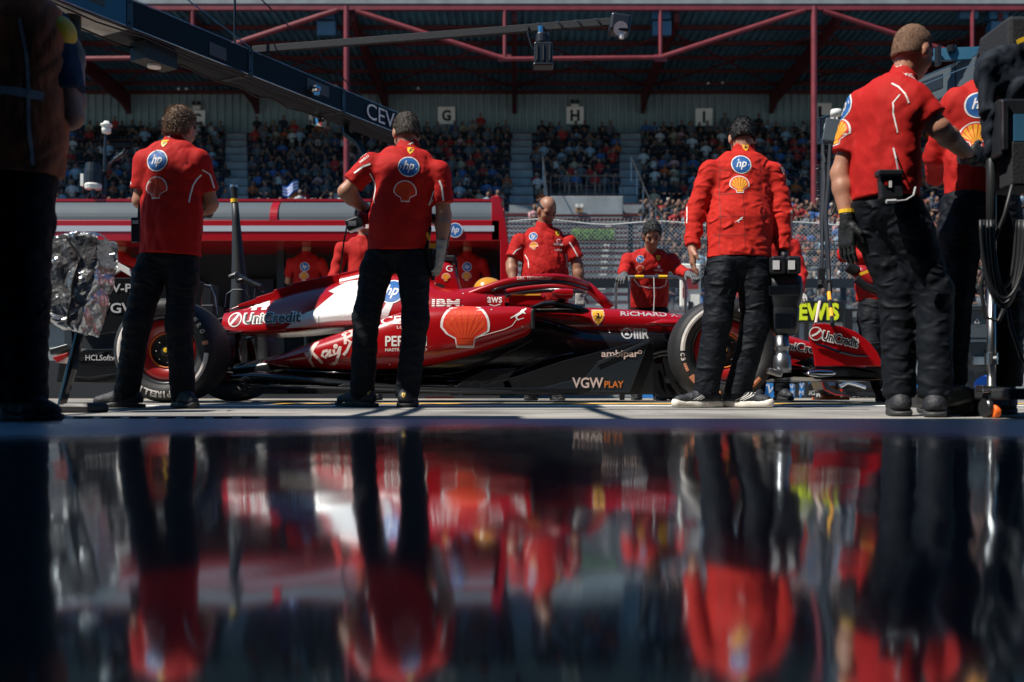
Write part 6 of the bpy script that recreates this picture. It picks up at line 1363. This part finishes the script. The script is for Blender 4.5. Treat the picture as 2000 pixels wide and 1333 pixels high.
for x0, x1 in ((1240,1257),(1286,1303)):
    b = MB().use('yellow'); b.tube([W(x0,541,dT), W(x1,541,dT)], .016, 10); b.build('yellow_band', e)
b = MB().use('label_white'); b.tube([W(1277,542,dT-.02), W(1278,580,dT-.03), W(1275,640,dT-.03)], .004, 5); b.build('cord', e)
b = MB().use('dark_steel'); b.box(W(1271,745,dT-.2), (.66,.5,.06)); b.build('platform', e, bevel=.01)
for s_ in (-1,1): b = MB().use('rubber'); b.lathe([(0,.02),(.055,.02),(.055,-.02),(0,-.02)], Vector((W(1271,0,dT).x+s_*.3, dT-.3, .11)), (1,0,0), 18); b.build('caster', e)
# ---------------------------------------------------------------- 8: mechanic half hidden with a red gun
D8 = 7.6
r = person(D8, dict(head=(1722,395,.0), neck=(1716,438,0), shL=(1672,470,-.03), shR=(1760,466,.05), elL=(1642,500,-.10), elR=(1775,520,-.1), wrL=(1690,512,-.22), wrR=(1745,545,-.25), hiL=(1700,590,0), hiR=(1742,590,0),
     knL=(1694,680,-.08), knR=(1750,680,-.05), anL=(1724,758,.0), anR=(1756,760,.1)), 'mechanic half hidden behind the tall mechanic holding a red and yellow wheel gun', fwd=(-.3,-1,0), face=(-.4,-1,-.3), h=.011, sleeve='long', shirt='long_red',
     hair=('hair_dark', .8), chest=.18, waist=.16, foot=((-.3,-1,0),(.1,-1,0)), gloves=('glove_grey','glove_grey'), hands=(((1,-.3,-.2),(0,.3,-1),(0,-1,0),.8),((-1,-.2,0),(0,.3,-1),(0,-1,0),.8)), hemp=.0, seed=28)
e = empty('wheel_gun', W(1700,545,7.3), 'red wheel gun with yellow stripe held low by the half hidden mechanic', 'wheel gun')
b = MB().use('rim_red'); b.loft([[Vector(W(x,y,7.3))+Vector((.3*w*math.sin(a), w*math.cos(a), w*math.sin(a))) for a in [2*math.pi*k/16 for k in range(16)]] for x, y, w in ((1668,528,.035),(1680,534,.06),(1700,545,.085),(1722,558,.09),(1735,566,.05))]); b.build('housing', e, smooth=True)
b = MB().use('black'); b.tube([W(1655,520,7.28), W(1672,530,7.28)], .042, 14); b.tube([W(1672,545,7.2), W(1690,560,7.2), W(1715,568,7.22)], .03, 10); b.build('barrel', e)
b = MB().use('yellow'); b.bar(W(1680,536,7.19), W(1715,523,7.19), .02, .02); b.build('stripe', e)
# feet and legs of mechanics on the far side of the car
def far_man(px, d, lab, seed, face=(0,-1,-.3)):
    x = px; s = FP/d; y0 = HY+.06*s; q = lambda z: y0-z*s
    return person(d, dict(head=(x,q(1.70),-.03), neck=(x,q(1.50),0), shL=(x+.21*s,q(1.42),0), shR=(x-.21*s,q(1.42),0), elL=(x+.27*s,q(1.15),-.05), elR=(x-.27*s,q(1.15),-.05), wrL=(x+.20*s,q(.95),-.22), wrR=(x-.2*s,q(.95),-.22),
       hiL=(x+.09*s,q(.93),0), hiR=(x-.09*s,q(.93),0), knL=(x+.10*s,q(.5),-.03), knR=(x-.10*s,q(.5),-.03), anL=(x+.11*s,q(.10),0), anR=(x-.11*s,q(.10),0)), lab, fwd=(0,-1,0), face=face, h=.013, sleeve='long', shirt='long_red',
       hair=('hair_dark', .8), foot=((.2,-1,0),(-.2,-1,0)), gloves=('glove_grey','glove_grey'), hands=(((0,-1,-.3),(0,0,-1),(-1,0,0),.6),((0,-1,-.3),(0,0,-1),(1,0,0),.6)), hemp=-.0, seed=seed)
r = far_man(712, 9.3, 'mechanic in red mostly hidden behind the central mechanic on the far side of the car', 31)
r = far_man(1503, 9.1, 'mechanic hidden behind the man in the quilted jacket, only feet showing beyond the front tyre', 34)
# ---------------------------------------------------------------- engineers on stools at the pit stand
def engineer(px, d, lab, seed, head_up=0):
    s = FP/d; y0 = HY+.06*s-.40*s; q = lambda z: y0-z*s; x = px
    r = person(d, dict(head=(x,q(1.70),.05), neck=(x,q(1.50),0), shL=(x-.20*s,q(1.42),0), shR=(x+.20*s,q(1.42),0), elL=(x-.27*s,q(1.18),.12), elR=(x+.27*s,q(1.18),.12), wrL=(x-.16*s,q(1.18),.36), wrR=(x+.16*s,q(1.18),.36),
       hiL=(x-.09*s,q(.98),0), hiR=(x+.09*s,q(.98),0), knL=(x-.12*s,q(.95),.40), knR=(x+.12*s,q(.95),.40), anL=(x-.12*s,q(.55),.42), anR=(x+.12*s,q(.55),.42)), lab, fwd=(0,1,0), face=(0,1,-.1), h=.014, shirt='shirt_red',
       hair=('hair_dark', .9), foot=((0,1,0),(0,1,0)), hands=(((0,1,0),(0,0,-1),(1,0,0),.3),((0,1,0),(0,0,-1),(-1,0,0),.3)), hemp=-.03, seed=seed, legs=False, sit=True, grp='engineers seated at the pit wall stand')
    P = r['P']; F = Field(*box_of([P['hiL'],P['hiR'],P['knL'],P['knR'],P['anL'],P['anR']], .16), .014); F.put(rc(P['hiL'],P['hiR'],.12,.12), .03)
    for L in 'LR': F.put(rc(P['hi'+L],P['kn'+L],.095,.07), .04); F.put(rc(P['kn'+L],P['an'+L],.07,.055), .03); F.put(rc(P['an'+L]-nv((0,0,.06)),P['an'+L]+nv((0,.15,-.07)),.05,.04), .02)
    to_obj('trousers', F, 'trouser', r['root'])
    pdecal(r, 'emblem', place(hp(), 0, 0, .062), x, q(1.36)+2, d); pdecal(r, 'emblem', place(PEC, 0, 0, .062), x-1, q(1.24)+3, d)
    hp_, g = head_prims(P['head'], nv((1,0,0)), nv((0,1,0)), nv((0,0,1))); b = MB().use('black')
    for s_ in (-1,1): b.lathe([(0,.02),(.035,.02),(.035,-.02),(0,-.02)], Vector(g(s_*.09,0,-.01)), (1,0,0), 12)
    b.tube([Vector(g(.10*math.cos(a),-.01,.02+.12*math.sin(a))) for a in [math.pi*k/10 for k in range(11)]], .01, 6); o = b.build('headset', r['root'])
    e = empty('stool', (P['hiL'][0]*.5+P['hiR'][0]*.5, d, .62), 'black round stool under the engineer '+lab.split('at the stand')[1].strip(', '), 'stool', 'stools at the pit wall stand'); b = MB().use('black'); c = Vector(e.location); b.lathe([(0,.38),(.17,.38),(.18,.34),(.17,.31),(0,.31)], c, (0,0,1), 20); b.build('seat', e); b = MB().use('dark_steel'); b.tube([c+Z1*.32, c-Z1*.08], .03, 8); b.build('pedestal', e)
engineer(598, 13.3, 'dark haired engineer in red seated at the stand, left of the central mechanic', 41); engineer(913, 13.3, 'dark haired engineer in red seated at the stand behind the airbox', 44); engineer(236, 13.3, 'dark haired engineer in red seated at the stand left of the light haired mechanic', 47)
# ================================================================ GARAGE GEAR AROUND THE CAR
# foil covered stand at the left
e = empty('covered_camera', W(150,640,5.3), 'crumpled silver foil rain cover over equipment on a black stand at the left', 'covered camera')
dF = 5.35; c0 = np.array(W(152,560,dF))
F = Field(*box_of([W(95,470,dF-.2), W(215,660,dF+.2)], .06), .007)
OUT = [(105,500),(118,466),(180,455),(217,470),(214,500),(196,575),(172,655),(130,640),(92,622),(96,560)]
def hull(X, Y, Z):
    pz = HY-(Z-CZ)*FP/dF; px = 1000+X*FP/dF; d = None; n = len(OUT); cxx = sum(o[0] for o in OUT)/n; cyy = sum(o[1] for o in OUT)/n
    for i in range(n):
        a, b_ = OUT[i], OUT[(i+1) % n]; nx, ny = b_[1]-a[1], a[0]-b_[0]; L = math.hypot(nx, ny); sg = 1 if (cxx-a[0])*nx+(cyy-a[1])*ny < 0 else -1
        q = ((px-a[0])*nx+(pz-a[1])*ny)/L*sg*dF/FP; d = q if d is None else np.maximum(d, q)
    return d
X, Y, Z = np.meshgrid(*F.ax, indexing='ij', sparse=True); hh = hull(X, Y, Z)
dep = abs(Y-dF-.02)-.14; q = np.minimum(np.maximum(hh, dep), 0)+np.sqrt(np.maximum(hh+.04,0)**2+np.maximum(dep+.04,0)**2)-.04
F.f = np.maximum(hh, q).astype(np.float32); F.noise(folds(77, .018, .13)); F.noise(folds(78, .008, .05)); F.noise(folds(79, .003, .022))
fo = to_obj('foil_cover', F, 'foil', e); fm = fo.modifiers.new('facets', 'DECIMATE'); fm.ratio = .13
for p_ in fo.data.polygons: p_.use_smooth = False
b = MB().use('black'); fb = bvh_of(fo); pts = []
for k in range(14):
    t = k/13; px = 180-30*t if t > .25 else 150+120*t; py = 472+165*t; p = W(px,py,dF); hit = fb.ray_cast(p-Y1*.6, Y1, 1.2)
    if hit[0]: pts.append(hit[0]-Y1*.004)
if len(pts) > 2: b.tube(pts, .006, 6); b.build('drawstring', e)
b = MB().use('black_gloss'); b.tube([W(156,648,dF), W(140,720,dF), W(118,800,dF)], [.022,.03,.022], 10); b.build('stand_post', e)
b = MB().use('black'); b.tube([W(118,800,dF), W(170,801,dF), W(205,797,dF+.1)], [.035,.04,.03], 10); b.tube([W(118,800,dF), W(60,804,dF-.1)], .03, 10); b.build('stand_foot', e)
b = MB().use('dark_steel'); b.prism([W(95,682,5.6), W(130,672,5.6), W(143,678,5.6), W(120,688,5.6), W(98,694,5.6)], (0,.2,0)); b.build('side_tray', e, bevel=.006)
b = MB().use('rim_red'); b.prism([W(100,698,5.6), W(133,688,5.6), W(132,697,5.6), W(112,710,5.6)], (0,.15,0)); b.build('red_tray', e, bevel=.006)
# tall rubber pole behind the car
dP = 9.2; e = empty('umbrella_pole', W(470,770,dP), 'tall tapering black pole with yellow band rising behind the rear of the car', 'pole')
b = MB().use('rubber_side'); b.tube([W(458,384,dP), W(461,430,dP), W(465,500,dP), W(468,560,dP), W(469,610,dP), W(470,772,dP)], [.028,.036,.055,.075,.095,.10], 14); b.build('sleeve', e, smooth=True)
b = MB().use('yellow'); b.tube([W(457.6,389,dP), W(458,396,dP)], .034, 14); b.build('yellow_band', e)
b = MB().use('black'); b.tube([W(457,364,dP), W(458,388,dP)], [.036,.03], 14); b.build('cap', e); b = MB().use('steel'); b.tube([W(450,369,dP), W(464,368,dP)], .012, 8); b.tube([W(457,362,dP), W(457,367,dP)], .038, 14); b.build('collar', e)
e = empty('cooling_nozzle', W(485,550,8.3), 'black jointed arm with looped cables standing behind the rear of the engine cover', 'cooling arm')
dN = 8.3; b = MB().use('plastic'); b.tube([W(448,542,dN), W(462,537,dN), W(474,545,dN), W(495,555,dN), W(508,560,dN), W(514,570,dN)], [.02,.03,.026,.022,.022,.01], 8); b.tube([W(462,537,dN), W(466,548,dN), W(474,548,dN)], .03, 8); b.tube([W(500,556,dN), W(498,575,dN), W(500,640,dN)], .012, 6); b.build('arm', e)
b = MB().use('dark_steel'); b.tube([W(447+3*math.cos(a)+15,540+8*math.sin(a),dN-.05) for a in np.linspace(0,6.2,16)], .005, 5); b.tube([W(440,600,dN), W(443,575,dN), W(456,566,dN), W(480,566,dN), W(487,580,dN)], .006, 5); b.build('cable', e)
# black box behind the rear tyre, second hose
e = empty('tyre_trolley', W(412,600,8.9), 'dark box topped trolley with thin hoop behind the rear tyre', 'trolley')
b = MB().use('plastic'); b.box(W(408,580,8.9), (.12,.2,.2)); b.box(W(400,680,8.9), (.25,.3,.75)); b.build('case', e, bevel=.01); b = MB().use('steel'); b.tube([W(398,556,8.8), W(412,560,8.8), W(420,580,8.8), W(424,615,8.8)], .006, 6); b.build('hoop', e)
# orange cone and black cable board beyond the front wing
e = empty('traffic_cone', W(1618,770,9.4), 'small orange cone lying flat-based beyond the front wing', 'cone')
b = MB().use('cone'); c = Vector((W(1622,0,9.4).x, 9.4, .055)); b.box(c+Z1*.012, (.27,.27,.024)); b.lathe([(.10,.02),(.09,.03),(.03,.30),(0,.305)], c, (0,0,1), 24); b.build('body', e, smooth=False); b = MB().use('label_white'); b.lathe([(.066,.135),(.0675,.135),(.050,.205),(.048,.205)], c, (0,0,1), 24); b.build('reflective_band', e)
e = empty('jack', W(1660,760,9.1), 'low black quick lift jack with curved red trimmed runner beyond the front wing', 'jack')
b = MB().use('plastic'); P_ = [(1604,742),(1612,762),(1632,774),(1740,776),(1742,768),(1640,766),(1622,756),(1612,740)]; b.prism([W(x,y,9.0) for x, y in P_], (0,.35,0)); b.box(W(1690,752,9.2), (.45,.3,.08)); b.tube([W(1655,756,9.1), W(1675,744,9.1), W(1700,748,9.1)], .03, 8); b.build('frame', e, bevel=.01)
b = MB().use('rim_red'); b.tube([W(1603,741,8.99), W(1611,762,8.99), W(1632,772,8.99), W(1660,774,8.99)], .007, 6); b.build('trim', e)
b = MB().use('foil'); b.tube([W(1640,756,8.95), W(1655,748,8.95), W(1672,752,8.95), W(1690,758,8.95)], .02, 8); b.build('hose', e)
b = MB().use('black'); b.tube([W(1742,770,9.0), W(1700,690,9.0)], .015, 6); b.build('jack_handle', e)
# grey service cabinet far right behind legs, and equipment boxes at the pit wall
e = empty('service_cabinet', W(1915,700,11.5), 'grey metal cabinet with warning triangle seen between the legs at the right', 'cabinet')
b = MB().use('panel_grey'); b.box(W(1910,630,11.5), (.42,.3,.38)); b.build('door', e, bevel=.01); b = MB().use('dark_steel'); b.box(W(1915,605,11.5), (.62,.4,.05)); b.box(W(1915,720,11.6), (.62,.3,.60)); b.build('frame', e, bevel=.01)
decal('lettering', [(line2d([(-.03,-.02),(0,.03),(.03,-.02),(-.03,-.02)], .006), 'logo_white', 0)], W(1908,628,11.34), X1, Z1, e)
for k in range(4): b = MB().use('steel' if k % 2 else 'plastic'); b.box(W(1880+k*28,700+5*(k % 2),11.35), (.13,.1,.06+.03*(k % 2))); b.build('box', e, bevel=.005)
e = empty('plastic_bag', W(1935,745,10.8), 'blue and clear plastic bag on the ground near the caster', 'bag')
F = Field(*box_of([W(1938,750,10.8)], .25), .012); F.put(el(W(1938,755,10.8), (.17,.12,.13)), .02); F.noise(folds(91, .03, .09)); F.cut((0,0,.055), (0,0,-1)); to_obj('bag', F, 'blue', e)
e = empty('service_cabinet', W(1800,700,11.8), 'dark low rack beside the grey cabinet behind the tall mechanic', 'rack'); b = MB().use('dark_steel')
for k in range(4): b.box(W(1990,612+k*38,11.6), (.9,.4,.04))
b.box(W(1950,690,11.6), (.04,.4,1.1)); b.box(W(2030,690,11.6), (.04,.4,1.1)); b.build('frame', e); b = MB().use('label_white')
for k in range(4): b.box(W(1992,628+k*37,11.38), (.12,.03,.08))
b.build('label_plate', e)
# equipment trolley at the right edge
dT = 4.55; e = empty('equipment_trolley', W(1945,815,dT), 'tall dark wheeled equipment trolley with monitor and hanging cables at the right edge', 'trolley')
b = MB().use('dark_steel'); b.tube([W(1936,170,dT), W(1936,560,dT)], .022, 14); b.build('upper_pole', e, smooth=True)
b = MB().use('steel'); b.tube([W(1936,560,dT), W(1936,790,dT)], .019, 14); b.build('lower_pole', e, smooth=True)
b = MB().use('steel'); b.tube([W(1936,690,dT), W(1936,712,dT)], .028, 14); b.tube([W(1930,700,dT), W(1948,700,dT-.03)], .012, 10); b.build('clamp', e)
b = MB().use('black_matte'); b.box(W(1985,95,dT+.1), (.22,.30,.20)); b.box(W(1990,148,dT+.1), (.26,.3,.16)); b.build('head_unit', e, bevel=.02)
b = MB().use('plastic'); b.box(W(1978,255,dT-.05), (.17,.10,.26)); b.build('monitor', e, bevel=.01)
b = MB().use('steel'); b.box(W(1962,245,dT-.11), (.026,.02,.22)); b.build('monitor_rail', e, bevel=.004)
b = MB().use('speaker_blue'); b.box(W(1995,250,dT-.105), (.07,.01,.12)); b.build('screen', e)
b = MB().use('black_matte'); b.box(W(1985,330,dT), (.16,.22,.20)); b.box(W(1990,770,dT+.05), (.34,.5,.05)); b.box(W(2030,450,dT), (.03,.03,1.4)); b.build('frame', e, bevel=.01)
b = MB().use('yellow'); b.bar(W(1988,82,dT-.1), W(2004,76,dT-.1), .02, .02); b.build('yellow_latch', e)
F = Field(*box_of([W(1915,110,dT-.15), W(1990,300,dT+.2)], .08), .008)
F.put(rc(W(1985,100,dT), W(1935,135,dT), .075, .065), .03); F.put(rc(W(1935,135,dT), W(1985,165,dT), .06, .085), .04); F.put(rc(W(1925,150,dT), W(1928,215,dT-.02), .05, .035), .03); F.put(rc(W(1928,215,dT-.02), W(1935,300,dT), .035, .03), .03); F.put(rc(W(1985,170,dT), W(1975,215,dT), .08, .05), .03)
F.noise(folds(55, .016, .10)); F.noise(folds(56, .006, .04)); to_obj('cloth_cover', F, 'cloth_navy', e)
for k in range(7):
    b = MB().use('black'); x0 = 1944+k*5; bt = 560+22*k-3*k*k; N = 24; off = random.uniform(-.05,.05); wv = 22+4*k
    pts = [W(1962+wv*math.cos(math.pi*t/N*1.0+math.pi)+4*math.sin(k), 430+(bt-430)*math.sin(math.pi*t/N), dT-.08-.02*k) for t in range(N+1)]; b.tube(pts, .0075+.001*(k % 3), 7); b.build('cable', e, smooth=True)
b = MB().use('black'); b.tube([W(1985,330,dT-.1), W(1962,420,dT-.1), W(1930,500,dT-.06), W(1915,560,dT-.06), W(1925,620,dT-.06), W(1950,628,dT-.08), W(1962,600,dT-.08)], .009, 8); b.build('cable', e, smooth=True)
b = MB().use('black'); b.tube([W(1960,560,dT-.1), W(1975,640,dT-.1), W(1995,700,dT-.1), W(2015,720,dT)], .010, 8); b.build('cable', e, smooth=True)
b = MB().use('steel'); b.box(W(1940,762,dT), (.13,.07,.03), Matrix.Rotation(R(6),3,'Y')); b.box(W(1945,782,dT), (.09,.06,.05)); b.tube([W(1918,765,dT-.03), W(1962,762,dT-.03)], .010, 8); b.build('caster_fork', e, bevel=.006)
for x, q, mm in ((1926,790,'dark_steel'),(1944,800,'cone')):
    b = MB().use(mm); c = W(x,q,dT-(.0 if mm != 'cone' else .03)); r_ = .045 if mm != 'cone' else .030; c.z = r_+.001; b.lathe([(0,.014),(r_*.9,.014),(r_,.008),(r_,-.008),(r_*.9,-.014),(0,-.014)], c, (1,.12,0) if mm != 'cone' else (1,.05,0), 24); b.build('caster', e, smooth=False)
for x in (1885,1900):
    b = MB().use('rubber'); c = W(x,800,dT+.25); c.z = .055; b.lathe([(0,.016),(.05,.016),(.055,.0),(.05,-.016),(0,-.016)], c, (1,.3,0), 20); b.build('caster', e)
b = MB().use('plastic'); b.prism([W(x,y,dT+.15) for x, y in ((1830,762),(1880,752),(1905,758),(1905,785),(1870,795),(1835,800))], (0,.4,0)); b.build('base_tray', e, bevel=.02)
